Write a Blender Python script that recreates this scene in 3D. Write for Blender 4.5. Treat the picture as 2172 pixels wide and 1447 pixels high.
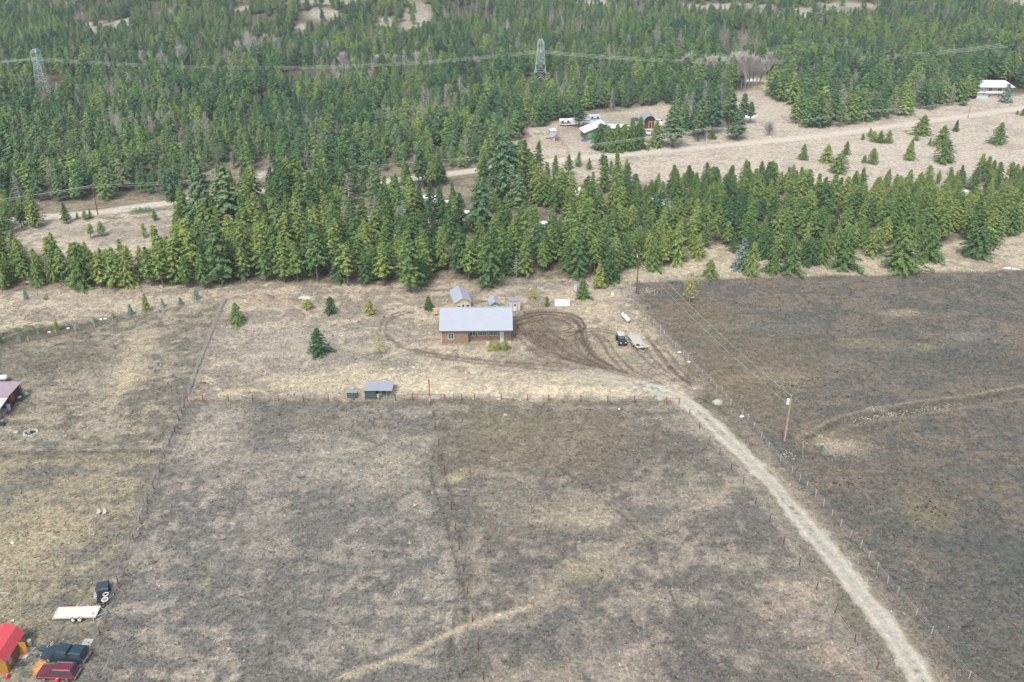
import bpy, math, random
import numpy as np
from mathutils import Vector, Matrix
S = bpy.context.scene
C = S.collection
R = math.radians
for o in list(bpy.data.objects): bpy.data.objects.remove(o)
rng = np.random.default_rng(7); random.seed(7)

# ------------------------------------------------------------------ camera, sky, sun, exposure
H, TH, F = 89.0, R(27.0), 2000.0          # drone height, pitch, focal length in photo pixels
cam = bpy.data.cameras.new('camera'); co = bpy.data.objects.new('camera', cam); C.objects.link(co)
co.location = (0, 0, H); co.rotation_euler = (R(63), 0, 0)
cam.sensor_width = 36; cam.lens = 36*F/2172; cam.clip_start = 0.5; cam.clip_end = 6000
S.camera = co
HAZE = 0.00015
SUN_EL, SUN_AZ = R(52), R(200)
w = bpy.data.worlds.new('World'); S.world = w; w.use_nodes = True
nt = w.node_tree; nt.nodes.clear()
sk = nt.nodes.new('ShaderNodeTexSky'); sk.sky_type = 'NISHITA'; sk.sun_disc = False
sk.sun_elevation = SUN_EL; sk.sun_rotation = SUN_AZ; sk.air_density = 0.9; sk.dust_density = 5.0; sk.ozone_density = 0.5
bg = nt.nodes.new('ShaderNodeBackground'); bg.inputs[1].default_value = 0.135
ow = nt.nodes.new('ShaderNodeOutputWorld')
nt.links.new(sk.outputs[0], bg.inputs[0]); nt.links.new(bg.outputs[0], ow.inputs[0])
sl = bpy.data.lights.new('sun', 'SUN'); sl.energy = 1.3; sl.angle = R(14); sl.color = (1, .985, .955)
so = bpy.data.objects.new('sun', sl); C.objects.link(so)
d = Vector((math.sin(SUN_AZ)*math.cos(SUN_EL), math.cos(SUN_AZ)*math.cos(SUN_EL), math.sin(SUN_EL)))
so.rotation_euler = d.to_track_quat('Z', 'Y').to_euler(); so.location = (0, 0, 300)
S.view_settings.view_transform = 'Standard'; S.view_settings.look = 'None'
S.view_settings.gamma = 1; S.view_settings.exposure = 1.06
S.render.engine = 'CYCLES'
S.cycles.volume_bounces = 0; S.cycles.max_bounces = 6; S.cycles.diffuse_bounces = 3

# ------------------------------------------------------------------ terrain and photo-to-ground survey
def sst(a, b, t):
    t = np.clip((t-a)/(b-a), 0, 1); return t*t*(3-2*t)
def hgt(x, y):
    x = np.asarray(x, float); y = np.asarray(y, float)
    z = 0.035*np.maximum(0, y-450) + 0.10*np.maximum(0, y-760)
    z = z + 20*np.exp(-((x+62)/46)**2-((y-640)/36)**2) + 15*np.exp(-((x+235)/110)**2-((y-665)/50)**2)
    z = z + 15*np.exp(-((x-175)/130)**2-((y-715)/48)**2) + 7*np.exp(-((x+130)/40)**2-((y-585)/30)**2)
    z = z + (2.0*np.sin(x*.021+1)*np.sin(y*.017) + 1.2*np.sin(x*.05)*np.sin(y*.043+2))*sst(440, 560, y)
    return z
def P(u, v, z=0.0):
    a = (u-1086)/F; b = (v-723.5)/F
    dy = math.cos(TH)-b*math.sin(TH); dz = math.sin(TH)+b*math.cos(TH)
    t = (H-z)/dz
    return Vector((a*t, dy*t, z))
def PG(u, v):
    a = (u-1086)/F; b = (v-723.5)/F
    dy = math.cos(TH)-b*math.sin(TH); dz = math.sin(TH)+b*math.cos(TH)
    t = 60.0
    for i in range(3000):
        if H-dz*t <= float(hgt(a*t, dy*t)): break
        t += 1.0
    return Vector((a*t, dy*t, float(hgt(a*t, dy*t)))) if t > 420 else P(u, v)
def UV(x, y, z):
    zc = y*math.cos(TH)+(H-z)*math.sin(TH); yc = (H-z)*math.cos(TH)-y*math.sin(TH)
    return 1086+F*x/zc, 723.5+F*yc/zc
def pxs(v, z=0):                            # photo pixels per metre at row v
    return (F*math.sin(TH)+(v-723.5)*math.cos(TH))/(H-z)
def G(pts): return [tuple(P(u, v))[:2] for u, v in pts]
def zoom(pts, ox, oy, k): return [(ox+x/k, oy+y/k) for x, y in pts]

# ------------------------------------------------------------------ noise and ground colour survey
_L = [np.random.default_rng(100+i).random((256, 256)) for i in range(6)]
def vn(x, y, k=0):
    L = _L[k % 6]; xi = np.floor(x).astype(int); yi = np.floor(y).astype(int)
    fx = x-xi; fy = y-yi; fx = fx*fx*(3-2*fx); fy = fy*fy*(3-2*fy)
    a = L[xi & 255, yi & 255]; b = L[(xi+1) & 255, yi & 255]; c = L[xi & 255, (yi+1) & 255]; e = L[(xi+1) & 255, (yi+1) & 255]
    return (a*(1-fx)+b*fx)*(1-fy)+(c*(1-fx)+e*fx)*fy
def fbm(x, y, sc, o=4, k=0):
    s = 0; amp = 1; tot = 0
    for i in range(o):
        s = s+amp*vn(x/sc*2**i+17.3*i, y/sc*2**i+9.1*i, k+i); tot += amp; amp *= .55
    return s/tot
KA = 1.55
def lin(c): c = np.array(c, float)/255; return np.where(c < .04045, c/12.92, ((c+.055)/1.055)**2.4)
def A(r, g, b, k=KA): return tuple(lin((r, g, b))/k)
def sdpoly(x, y, poly):
    dm = np.full(x.shape, 1e9); ins = np.zeros(x.shape, bool); n = len(poly)
    for i in range(n):
        x0, y0 = poly[i]; x1, y1 = poly[(i+1) % n]; ex, ey = x1-x0, y1-y0
        t = np.clip(((x-x0)*ex+(y-y0)*ey)/(ex*ex+ey*ey+1e-9), 0, 1)
        dm = np.minimum(dm, np.hypot(x-x0-t*ex, y-y0-t*ey))
        c = ((y0 > y) != (y1 > y)) & (x < ex*(y-y0)/(ey if abs(ey) > 1e-9 else 1e-9)+x0)
        ins ^= c
    return np.where(ins, dm, -dm)
def dline(x, y, pts):
    dm = np.full(x.shape, 1e9); s = np.zeros(x.shape)
    for (x0, y0), (x1, y1) in zip(pts[:-1], pts[1:]):
        ex, ey = x1-x0, y1-y0
        t = np.clip(((x-x0)*ex+(y-y0)*ey)/(ex*ex+ey*ey+1e-9), 0, 1)
        dx, dy = x-x0-t*ex, y-y0-t*ey; dd = np.hypot(dx, dy); m = dd < dm
        dm = np.where(m, dd, dm); s = np.where(m, np.sign(ex*dy-ey*dx), s)
    return dm, s
def smooth(pts, n=6):
    out = []; p = [pts[0]]+list(pts)+[pts[-1]]
    for i in range(1, len(p)-2):
        for k in range(n):
            t = k/n; q = [np.array(p[i+j]) for j in (-1, 0, 1, 2)]
            out.append(tuple(.5*((2*q[1])+(-q[0]+q[2])*t+(2*q[0]-5*q[1]+4*q[2]-q[3])*t*t+(-q[0]+3*q[1]-3*q[2]+q[3])*t**3)))
    out.append(tuple(pts[-1])); return out

DRIVE = smooth(G([(1150, 782), (1230, 792), (1310, 805), (1385, 825), (1440, 845), (1490, 882), (1531, 921), (1594, 982), (1650, 1042), (1699, 1103), (1769, 1186), (1831, 1266), (1896, 1349), (1957, 1444), (2030, 1560)]))
TRACK = smooth(G([(1160, 784), (1060, 778), (980, 768), (900, 752), (858, 735), (838, 718), (822, 700), (822, 686), (840, 674), (868, 664)]))
ROAD = smooth(G([(-220, 492), (-60, 476), (80, 462), (200, 452), (350, 432), (480, 415), (620, 402), (750, 392), (880, 378), (1000, 363), (1100, 348), (1200, 339), (1350, 326), (1500, 312), (1650, 298), (1800, 281), (1950, 260), (2080, 242), (2172, 229), (2330, 206), (2500, 180)]))
REG = [  # polygon in the survey, base colour, patch colour, patch amount, softness
 ([(-900, 250), (3200, 180), (3200, 640), (-900, 640)], (148, 137, 120), (120, 112, 98), .5, 3),
 ([(-300, 500), (60, 470), (380, 440), (395, 545), (200, 560), (40, 520)], (192, 178, 160), (150, 140, 128), .35, 2),
 ([(1090, 262), (1260, 245), (1600, 190), (1700, 205), (1900, 225), (2300, 190), (2600, 190), (2600, 430), (1640, 400), (1300, 385), (1150, 395), (1060, 345)], (194, 180, 166), (172, 160, 148), .3, 3),
 ([(1310, 585), (1330, 545), (1500, 520), (2000, 520), (2200, 470), (2600, 430), (2600, 560), (2172, 574), (1500, 592), (1340, 600)], (190, 176, 156), (165, 152, 134), .3, 1.2),
 ([(-400, 628), (480, 600), (1330, 590), (1345, 600), (1335, 625), (1500, 830), (1450, 850), (1440, 852), (390, 850), (440, 740), (480, 640), (430, 650), (-400, 760)], (188, 173, 153), (150, 139, 126), .50, 1.5),
 ([(430, 690), (620, 680), (880, 700), (900, 760), (700, 800), (450, 780)], (178, 166, 150), (152, 143, 132), .5, 5),
 ([(-400, 745), (0, 742), (300, 668), (440, 640), (470, 640), (400, 850), (345, 960), (-400, 965)], (160, 149, 133), (122, 116, 105), .52, 1.5),
 ([(-400, 965), (340, 965), (215, 1330), (160, 1600), (-500, 1600)], (156, 145, 124), (126, 121, 110), .50, 1.5),
 ([(395, 853), (915, 853), (1040, 1600), (120, 1600), (215, 1330), (345, 960)], (156, 147, 136), (120, 116, 111), .60, 1.5),
 ([(915, 853), (1440, 853), (1560, 950), (2000, 1600), (1040, 1600)], (150, 140, 128), (116, 111, 105), .62, 1.5),
 ([(1342, 601), (1500, 593), (2172, 575), (2800, 556), (2900, 1700), (2120, 1600), (1850, 1262), (1690, 1048), (1560, 880), (1470, 780), (1400, 695), (1337, 628)], (122, 112, 101), (103, 100, 94), .55, .7),
]
REG = [(G(p), A(*a), A(*b), m, s) for p, a, b, m, s in REG]
BLOB = [  # u, v, half width px, half height px, colour, strength
 (270, 790, 30, 60, (205, 188, 158), .55), (285, 740, 22, 40, (200, 184, 158), .4), (60, 770, 140, 40, (112, 108, 98), .65), (190, 760, 90, 26, (118, 112, 100), .5), (170, 838, 60, 14, (124, 116, 104), .45), (120, 1000, 80, 20, (116, 112, 102), .5),
 (40, 1130, 50, 22, (116, 112, 102), .5), (100, 1120, 90, 50, (178, 165, 136), .5), (40, 1190, 60, 50, (176, 164, 138), .45), (140, 1275, 70, 30, (104, 106, 98), .6), (130, 1340, 70, 26, (110, 108, 100), .55),
 (450, 920, 60, 55, (184, 172, 154), .6), (560, 905, 90, 25, (120, 115, 108), .6), (720, 890, 150, 34, (116, 112, 104), .65), (820, 990, 80, 60, (176, 166, 150), .45), (700, 960, 60, 50, (176, 166, 150), .4), (560, 1000, 90, 50, (150, 140, 130), .4),
 (830, 1130, 70, 60, (108, 106, 102), .6), (640, 1050, 60, 40, (106, 106, 102), .5), (560, 1210, 120, 60, (112, 110, 106), .4), (400, 1180, 50, 40, (108, 108, 104), .4), (680, 1330, 120, 60, (112, 110, 106), .35), (560, 1130, 50, 90, (160, 150, 138), .35),
 (1150, 960, 220, 46, (122, 112, 96), .7), (1050, 900, 120, 30, (128, 122, 98), .6), (1250, 900, 180, 34, (126, 116, 100), .6), (1110, 1050, 60, 30, (106, 102, 98), .55), (1230, 1090, 90, 30, (184, 170, 148), .45), (1080, 1050, 60, 60, (170, 158, 140), .3), (965, 1014, 30, 12, (188, 174, 142), .6),
 (1080, 1220, 60, 40, (106, 104, 102), .5), (1240, 1210, 40, 20, (148, 142, 112), .6), (1180, 1350, 90, 50, (106, 104, 104), .5), (1330, 1400, 70, 50, (186, 170, 158), .35), (1480, 900, 60, 30, (184, 170, 152), .5), (1470, 1060, 70, 30, (176, 162, 146), .4), (1420, 960, 70, 40, (108, 104, 98), .5),
 (1560, 1110, 60, 50, (110, 106, 102), .45), (1680, 1290, 80, 50, (186, 168, 152), .4), (1560, 1290, 60, 50, (112, 108, 104), .4), (1770, 1380, 60, 40, (188, 170, 154), .4), (1500, 1400, 80, 60, (106, 104, 102), .45),
 (1650, 760, 160, 50, (124, 112, 94), .5), (1480, 680, 90, 40, (130, 116, 92), .5), (1530, 800, 60, 40, (128, 116, 92), .55), (1620, 850, 70, 40, (126, 116, 94), .5), (1690, 700, 80, 30, (100, 98, 94), .5), (2000, 760, 180, 34, (92, 94, 90), .65), (1820, 730, 80, 22, (96, 96, 92), .5),
 (2080, 820, 120, 50, (116, 106, 98), .4), (1630, 800, 90, 16, (166, 150, 124), .38), (1910, 662, 40, 8, (176, 160, 136), .55), (1840, 730, 60, 12, (156, 142, 116), .4), (1950, 737, 30, 7, (158, 148, 116), .4), (2150, 700, 20, 8, (160, 145, 122), .4), (1790, 948, 52, 18, (176, 164, 146), .8),
 (1740, 925, 40, 18, (164, 146, 118), .5), (2110, 1180, 130, 90, (86, 90, 88), .65), (2000, 1110, 90, 40, (92, 94, 90), .5), (1970, 1080, 60, 40, (138, 128, 102), .45), (1780, 1015, 60, 20, (138, 120, 104), .35), (2020, 1310, 90, 60, (98, 98, 96), .5), (1900, 1010, 120, 40, (118, 106, 98), .4),
 (1580, 690, 120, 10, (132, 130, 130), .3), (1780, 770, 30, 18, (136, 126, 132), .35), (2060, 712, 50, 8, (140, 142, 142), .4),
 (1130, 705, 62, 42, (122, 108, 95), .9), (1190, 735, 80, 36, (130, 116, 102), .85), (1240, 768, 100, 24, (142, 130, 116), .8), (1290, 725, 40, 26, (146, 132, 116), .5), (1105, 730, 18, 14, (196, 184, 168), .7), (1215, 742, 30, 10, (184, 176, 164), .4), (1290, 765, 50, 22, (164, 152, 128), .5), (1360, 790, 60, 24, (150, 138, 122), .6),
 (1000, 705, 90, 50, (178, 166, 144), .4), (1100, 815, 230, 24, (198, 183, 160), .85), (1290, 825, 60, 14, (196, 182, 160), .6), (700, 810, 120, 22, (204, 190, 164), .55), (880, 810, 90, 26, (204, 190, 164), .6), (600, 720, 90, 30, (162, 154, 144), .5), (640, 650, 110, 10, (150, 142, 130), .4),
 (440, 720, 30, 40, (140, 130, 124), .5), (590, 770, 70, 16, (150, 140, 132), .4), (760, 665, 60, 10, (146, 136, 126), .4), (960, 620, 60, 8, (146, 140, 132), .4), (1120, 608, 110, 9, (146, 140, 130), .6), (1330, 620, 40, 12, (158, 148, 138), .6), (840, 770, 50, 10, (140, 134, 122), .5), (870, 840, 25, 9, (140, 128, 112), .5),
 (1250, 655, 70, 16, (200, 184, 158), .6), (1330, 720, 50, 40, (184, 170, 146), .45), (1350, 760, 34, 12, (146, 140, 128), .5), (925, 780, 40, 14, (180, 168, 148), .5), (530, 640, 50, 12, (196, 180, 156), .4), (75, 1420, 9, 18, (226, 160, 104), .9),
 (170, 490, 90, 16, (150, 142, 130), .6), (260, 500, 70, 20, (146, 138, 128), .6), (330, 470, 60, 10, (150, 140, 128), .6), (200, 640, 200, 22, (186, 174, 156), .4), (60, 665, 120, 8, (146, 138, 126), .4),
 (1150, 300, 50, 14, (184, 166, 138), .5), (1220, 290, 60, 20, (152, 140, 128), .6), (1350, 262, 60, 20, (158, 146, 126), .6), (1240, 268, 60, 14, (150, 132, 118), .6), (1180, 300, 22, 5, (186, 150, 128), .5), (1610, 175, 40, 18, (196, 182, 158), .8), (1260, 268, 30, 8, (166, 140, 122), .5),
 (1950, 330, 160, 40, (200, 186, 176), .4), (1560, 320, 120, 8, (184, 172, 158), .5), (1750, 330, 90, 5, (164, 156, 144), .4), (140, 598, 160, 12, (120, 110, 96), .4),
]
def blobw(b):
    u, v, a, c, col, st = b; p = P(u, v); s = pxs(v)
    ang = math.atan2(H, p.y); return p.x, p.y, a/s, c/(s*math.sin(ang)), A(*col), st
BLOBW = [blobw(b) for b in BLOB]
SNOW = [(52, 600, 14, 5), (100, 575, 24, 4), (150, 582, 20, 4), (250, 568, 22, 5), (280, 575, 16, 4), (230, 578, 30, 5), (370, 350, 6, 3), (800, 408, 24, 5), (830, 420, 28, 9), (870, 426, 22, 9), (905, 420, 14, 8), (925, 424, 18, 8), (780, 460, 26, 5), (850, 436, 20, 6), (890, 478, 18, 4), (930, 470, 22, 5), (990, 450, 18, 7),
 (1190, 410, 20, 7), (1215, 406, 24, 6), (1235, 412, 16, 5), (1395, 428, 22, 6), (1410, 434, 20, 5), (1265, 480, 28, 4), (1300, 478, 32, 5), (1340, 480, 24, 4), (1395, 479, 20, 4), (1555, 240, 34, 4), (1590, 247, 26, 3), (1530, 232, 18, 3), (1640, 430, 18, 4), (1745, 412, 16, 8), (1760, 408, 24, 4), (2045, 405, 18, 4), (2042, 427, 12, 4), (2155, 570, 16, 2), (1560, 430, 14, 4),
 (1780, 470, 14, 3), (1850, 520, 14, 3), (2030, 470, 16, 4), (640, 440, 14, 5), (700, 445, 18, 4), (1090, 425, 14, 6), (1150, 470, 20, 4), (1480, 480, 20, 3), (560, 430, 12, 4), (1385, 262, 12, 3), (1575, 170, 34, 3), (610, 222, 10, 2), (980, 465, 14, 4)]
SNOWW = []
for u, v, a, c in SNOW:
    p = PG(u, v); s = pxs(v); SNOWW.append((p.x, p.y, a/s*1.15, c/(s*math.sin(math.atan2(H, p.y)))*1.1))
def TR(pts, wd, col, st): return (G(pts), wd, A(*col), st)
TRK = [
 TR(smooth([(1090, 672), (1140, 664), (1190, 664), (1220, 672), (1238, 688), (1236, 700), (1210, 712)]), .45, (98, 84, 72), .8),
 TR(smooth([(1090, 680), (1150, 668), (1200, 672), (1222, 684), (1228, 700), (1200, 706)]), .4, (98, 84, 72), .8),
 TR(smooth([(1100, 690), (1160, 678), (1195, 682), (1210, 696), (1180, 704), (1120, 702)]), .4, (102, 88, 76), .7),
 TR(smooth([(1236, 698), (1270, 698), (1312, 705)]), .3, (104, 90, 78), .8), TR(smooth([(1230, 704), (1270, 703), (1310, 710)]), .3, (110, 96, 84), .7),
 TR(smooth([(1232, 702), (1240, 725), (1255, 750), (1290, 775), (1330, 792)]), .45, (98, 84, 74), .8),
 TR(smooth([(1220, 706), (1222, 730), (1240, 755), (1280, 782), (1340, 802)]), .45, (104, 90, 80), .7),
 TR(smooth([(1250, 704), (1275, 722), (1295, 755), (1330, 790), (1400, 820)]), .35, (108, 94, 82), .75), TR(smooth([(1262, 706), (1290, 724), (1310, 752), (1345, 785), (1400, 812)]), .35, (110, 96, 84), .7),
 TR(smooth([(1375, 718), (1400, 752), (1430, 785), (1462, 815)]), .55, (96, 84, 76), .8), TR(smooth([(1388, 722), (1420, 752), (1450, 790), (1475, 818)]), .4, (110, 98, 88), .6), TR(smooth([(1340, 770), (1400, 772)]), .3, (112, 100, 88), .5),
 TR(smooth([(1100, 715), (1130, 745), (1180, 770), (1240, 785)]), .5, (112, 98, 86), .6), TR(smooth([(1120, 705), (1150, 735), (1200, 760), (1260, 780)]), .5, (106, 92, 82), .6), TR(smooth([(1140, 700), (1175, 728), (1210, 752), (1270, 776)]), .5, (108, 94, 84), .6),
 TR(smooth([(1160, 700), (1195, 722), (1225, 748), (1285, 778)]), .5, (104, 92, 82), .6),
 TR(smooth([(1235, 788), (1300, 797), (1370, 815), (1440, 838)]), .35, (120, 108, 98), .6), TR(smooth([(1235, 796), (1300, 806), (1370, 824), (1430, 845)]), .35, (126, 114, 104), .6), TR(smooth([(1450, 842), (1490, 868), (1520, 890)]), .3, (118, 108, 100), .6),
 TR(smooth([(870, 662), (842, 672), (822, 686), (818, 702), (826, 716), (850, 735), (895, 752), (960, 764), (1060, 775), (1180, 787)]), .5, (120, 106, 94), .7),
 TR(smooth([(858, 660), (832, 668), (812, 682), (806, 700)]), .4, (116, 102, 90), .7), TR(smooth([(880, 742), (950, 756), (1060, 768), (1160, 776), (1230, 786)]), .6, (116, 102, 90), .75),
 TR(smooth([(912, 985), (918, 1030), (935, 1075), (944, 1110), (955, 1160), (968, 1205), (982, 1245), (986, 1290), (985, 1330), (962, 1330), (950, 1400)]), .3, (90, 86, 80), .62),
 TR(smooth([(935, 980), (945, 1010), (960, 1060), (972, 1110), (980, 1170)]), .26, (94, 90, 84), .5), TR(smooth([(975, 1230), (968, 1290), (958, 1340), (965, 1400), (985, 1450)]), .26, (94, 90, 84), .5),
 TR(smooth([(1180, 990), (1240, 1030), (1310, 1085), (1370, 1150), (1400, 1195), (1420, 1250), (1445, 1310), (1480, 1380), (1520, 1450)]), .28, (94, 90, 86), .55), TR(smooth([(1300, 1280), (1350, 1330), (1390, 1380), (1430, 1450)]), .26, (94, 90, 86), .45),
 TR(smooth([(1250, 1010), (1330, 1075), (1395, 1140), (1420, 1180), (1450, 1280), (1490, 1370)]), .3, (106, 102, 96), .4),
 TR(smooth([(720, 1440), (860, 1390), (960, 1340), (1010, 1322), (1080, 1300), (1125, 1285)]), .55, (182, 168, 146), .8), TR(smooth([(1125, 1285), (1200, 1220), (1330, 1150), (1460, 1090), (1560, 1030)]), 1.3, (166, 154, 136), .4),
 TR(smooth([(1715, 930), (1770, 900), (1830, 885), (1920, 870), (2050, 848), (2200, 822)]), 0.8, (98, 90, 78), .55), TR(smooth([(1700, 925), (1760, 892), (1830, 872), (1920, 855), (2050, 838), (2200, 812)]), .4, (156, 144, 122), .5), TR(smooth([(1750, 930), (1800, 905), (1880, 890), (1980, 875), (2080, 860), (2200, 845)]), .5, (148, 134, 114), .4),
 TR(smooth([(400, 850), (560, 852), (900, 853), (1150, 854), (1300, 854), (1440, 852)]), .35, (128, 116, 98), .6), TR([(-200, 958), (100, 960), (345, 958)], .5, (110, 104, 94), .7), TR([(-200, 1233), (190, 1234)], .3, (120, 114, 102), .6),
 TR(smooth([(-50, 748), (100, 720), (230, 690), (340, 662), (470, 630)]), .3, (140, 126, 108), .7), TR(smooth([(0, 720), (60, 700), (160, 680), (260, 660)]), .4, (156, 146, 130), .5),
 TR([(478, 640), (440, 740), (400, 840), (350, 945), (330, 1000), (300, 1080), (270, 1170), (240, 1235), (210, 1320)], .5, (178, 168, 154), .6),
 TR(smooth([(1345, 640), (1400, 700), (1500, 810), (1640, 980), (1700, 1060), (1860, 1270), (2000, 1450)]), 1.3, (140, 130, 118), .55),
 TR(smooth([(1470, 880), (1560, 975), (1630, 1080), (1760, 1290), (1860, 1440)]), .8, (150, 142, 130), .5), TR(smooth([(1620, 980), (1700, 1080), (1840, 1270), (1960, 1440)]), .9, (188, 172, 154), .45),
 TR([(540, 380), (560, 368), (600, 355)], 2.0, (196, 190, 182), .8), TR(smooth([(2160, 222), (2110, 216), (2070, 212)]), .9, (196, 184, 164), .8), TR(smooth([(1382, 330), (1378, 310), (1376, 290)]), 1.6, (176, 164, 146), .7),
 TR(smooth([(1460, 330), (1400, 332), (1330, 338)]), .6, (150, 140, 126), .5), TR(smooth([(430, 640), (560, 628), (700, 622), (900, 618), (1100, 602), (1300, 592)]), .9, (140, 132, 122), .45),
]
for _k in range(7):   # fan of overlapping ruts in the churned yard
    _a = _k*9; TRK.append(TR(smooth([(1098+_a*1.5, 692+_k*5), (1118+_a*1.7, 716+_k*4), (1150+_a*1.8, 742+_k*3.4), (1195+_a*1.8, 762+_k*3), (1262+_a*1.6, 780+_k*2.5)]), .22, (96, 84, 74), .62))
for _k in range(4):
    TRK.append(TR(smooth([(1092, 668+_k*7), (1140+_k*4, 659+_k*5), (1190-_k*2, 659+_k*6), (1226-_k*5, 672+_k*6), (1240-_k*6, 694+_k*3), (1246-_k*4, 722+_k*2), (1262-_k*3, 748+_k*3), (1300, 778)]), .2, (94, 82, 72), .68))
for _k in range(3): TRK.append(TR(smooth([(1340+_k*22, 735+_k*3), (1375+_k*16, 768), (1410+_k*12, 795), (1452+_k*8, 822)]), .28, (108, 96, 86), .6))
def paint(x, y):
    x = np.asarray(x, float); y = np.asarray(y, float); n = x.size
    wx = x+(fbm(x, y, 6, 3, 0)-.5)*5; wy = y+(fbm(x, y, 6, 3, 2)-.5)*5
    big = fbm(x, y, 26, 3, 1); med = fbm(x, y, 7.5, 4, 2); fin = fbm(x, y, 1.7, 3, 3); st = fbm(x*.6+y*.25, y*1.5-x*.2, 3.5, 3, 4)
    col = np.tile(np.array(A(96, 92, 78)), (n, 1))
    for poly, c1, c2, m, s in REG:
        px = [q[0] for q in poly]; py = [q[1] for q in poly]
        bb = (x > min(px)-8) & (x < max(px)+8) & (y > min(py)-8) & (y < max(py)+8)
        if not bb.any(): continue
        q = .35 if s < 1 else 1
        sd = sdpoly(x[bb]+(wx-x)[bb]*q*.6, y[bb]+(wy-y)[bb]*q*.6, poly)
        k = np.clip(.5+sd/s*.5, 0, 1)[:, None]
        f = .5+.14*(big[bb]-.5)+.30*(med[bb]-.5)+.50*(st[bb]-.5)+.55*(fin[bb]-.5)
        t = sst(.5-.075+(.5-m)*.3, .5+.075+(.5-m)*.3, f)[:, None]; t = .08+.92*t
        cc = np.array(c1)*(1-t)+np.array(c2)*t
        col[bb] = col[bb]*(1-k)+cc*k
    for bx, by, a, c, cc, s in BLOBW:
        rr = ((wx-bx)/a)**2+((wy-by)/c)**2; m = rr < 3
        if not m.any(): continue
        k = (np.exp(-rr[m]**1.5*.8)*s*np.clip(.3+1.4*med[m]*(.6+.8*fin[m]), 0, 1.15))[:, None]
        col[m] = col[m]*(1-k)+np.array(cc)*k
    # wheel ruts, ditches, trodden fence lines
    for pts, wd, cc, s in TRK:
        px = [q[0] for q in pts]; py = [q[1] for q in pts]
        m = (x > min(px)-4) & (x < max(px)+4) & (y > min(py)-4) & (y < max(py)+4)
        if not m.any(): continue
        dd, _ = dline(x[m]+(wx-x)[m]*.12, y[m]+(wy-y)[m]*.12, pts)
        k = np.clip(np.exp(-(dd/wd)**2*1.1)*s*1.25*np.clip(.4+1.3*fin[m], 0, 1), 0, .95)[:, None]
        col[m] = col[m]*(1-k)+np.array(cc)*k
    dd, sg = dline(x, y, ROAD); e = 3.1+(fin-.5)*1.6
    k = np.clip((e-dd)/1.0, 0, 1)*.95; rc = np.array(A(212, 200, 186))
    k = k[:, None]; rr = (1-.10*np.exp(-((dd-1.3)/.5)**2)+.1*(fin-.5))[:, None]
    col = col*(1-k)+rc*rr*k
    dd, sg = dline(x, y, DRIVE); k = (np.exp(-(dd/3.4)**2)*.55*np.clip(.3+1.2*med, 0, 1)*np.clip((x-4)/24, .0, 1))[:, None]; col = col*(1-k)+np.array(A(178, 166, 150))*k; e = 1.9+(fin-.5)*1.5+(med-.5)*.8
    k = (np.clip((e-dd)/.5, 0, 1)*.92*np.clip((x-6)/22, .0, 1))[:, None]
    rut = np.exp(-((dd-.92)/.34)**2)[:, None]
    tuft = (sst(.56, .68, vn(x*2.6, y*2.6, 5))*sst(.42, .58, vn(x*.12, y*.12, 4))*np.exp(-(dd/.42)**2))[:, None]
    dc = np.array(A(178, 175, 168))*(1-rut)+np.array(A(202, 188, 168))*rut
    dc = dc*(.93+.14*fin[:, None]); dc = dc*(1-tuft*.75)+np.array(A(92, 96, 86))*tuft*.75
    col = col*(1-k)+dc*k
    # bare rock on the far hills
    rk = sst(.66, .74, fbm(x, y, 40, 4, 5))*sst(520, 560, y)
    for cx, cy, a, c in ROCKS:
        rk = np.maximum(rk, np.exp(-((((wx-cx)/a)**2+((wy-cy)/c)**2))**2))
    k = (rk*.8)[:, None]; col = col*(1-k)+np.array(A(178, 170, 160))*k*(.8+.4*fin[:, None])
    for bx, by, a, c in SNOWW:
        rr = ((wx-bx)/a)**2+((wy-by)/c)**2; m = rr < 2.2
        k = sst(.1, .22, np.exp(-rr[m])-.34+(med[m]-.5)*.5+(fin[m]-.5)*.5)[:, None]
        col[m] = col[m]*(1-k)+np.array(A(236, 238, 242))*k
    return np.clip(col*np.array([1.02, 1.06, 1.06]), .01, .85)
def rockpx(u, v, a, c):
    p = PG(u, v); return (p.x, p.y, a/3.4, c/.95)
ROCKS = [rockpx(885, 45, 36, 26), rockpx(820, 48, 20, 12), rockpx(1540, 14, 120, 10), rockpx(1700, 22, 110, 10), rockpx(1800, 12, 80, 8), rockpx(690, 30, 36, 10), rockpx(520, 18, 30, 6), rockpx(1040, 76, 18, 3), rockpx(950, 78, 8, 2), rockpx(350, 25, 14, 4), rockpx(560, 85, 16, 4), rockpx(40, 45, 16, 6), rockpx(640, 60, 14, 6)]

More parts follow.
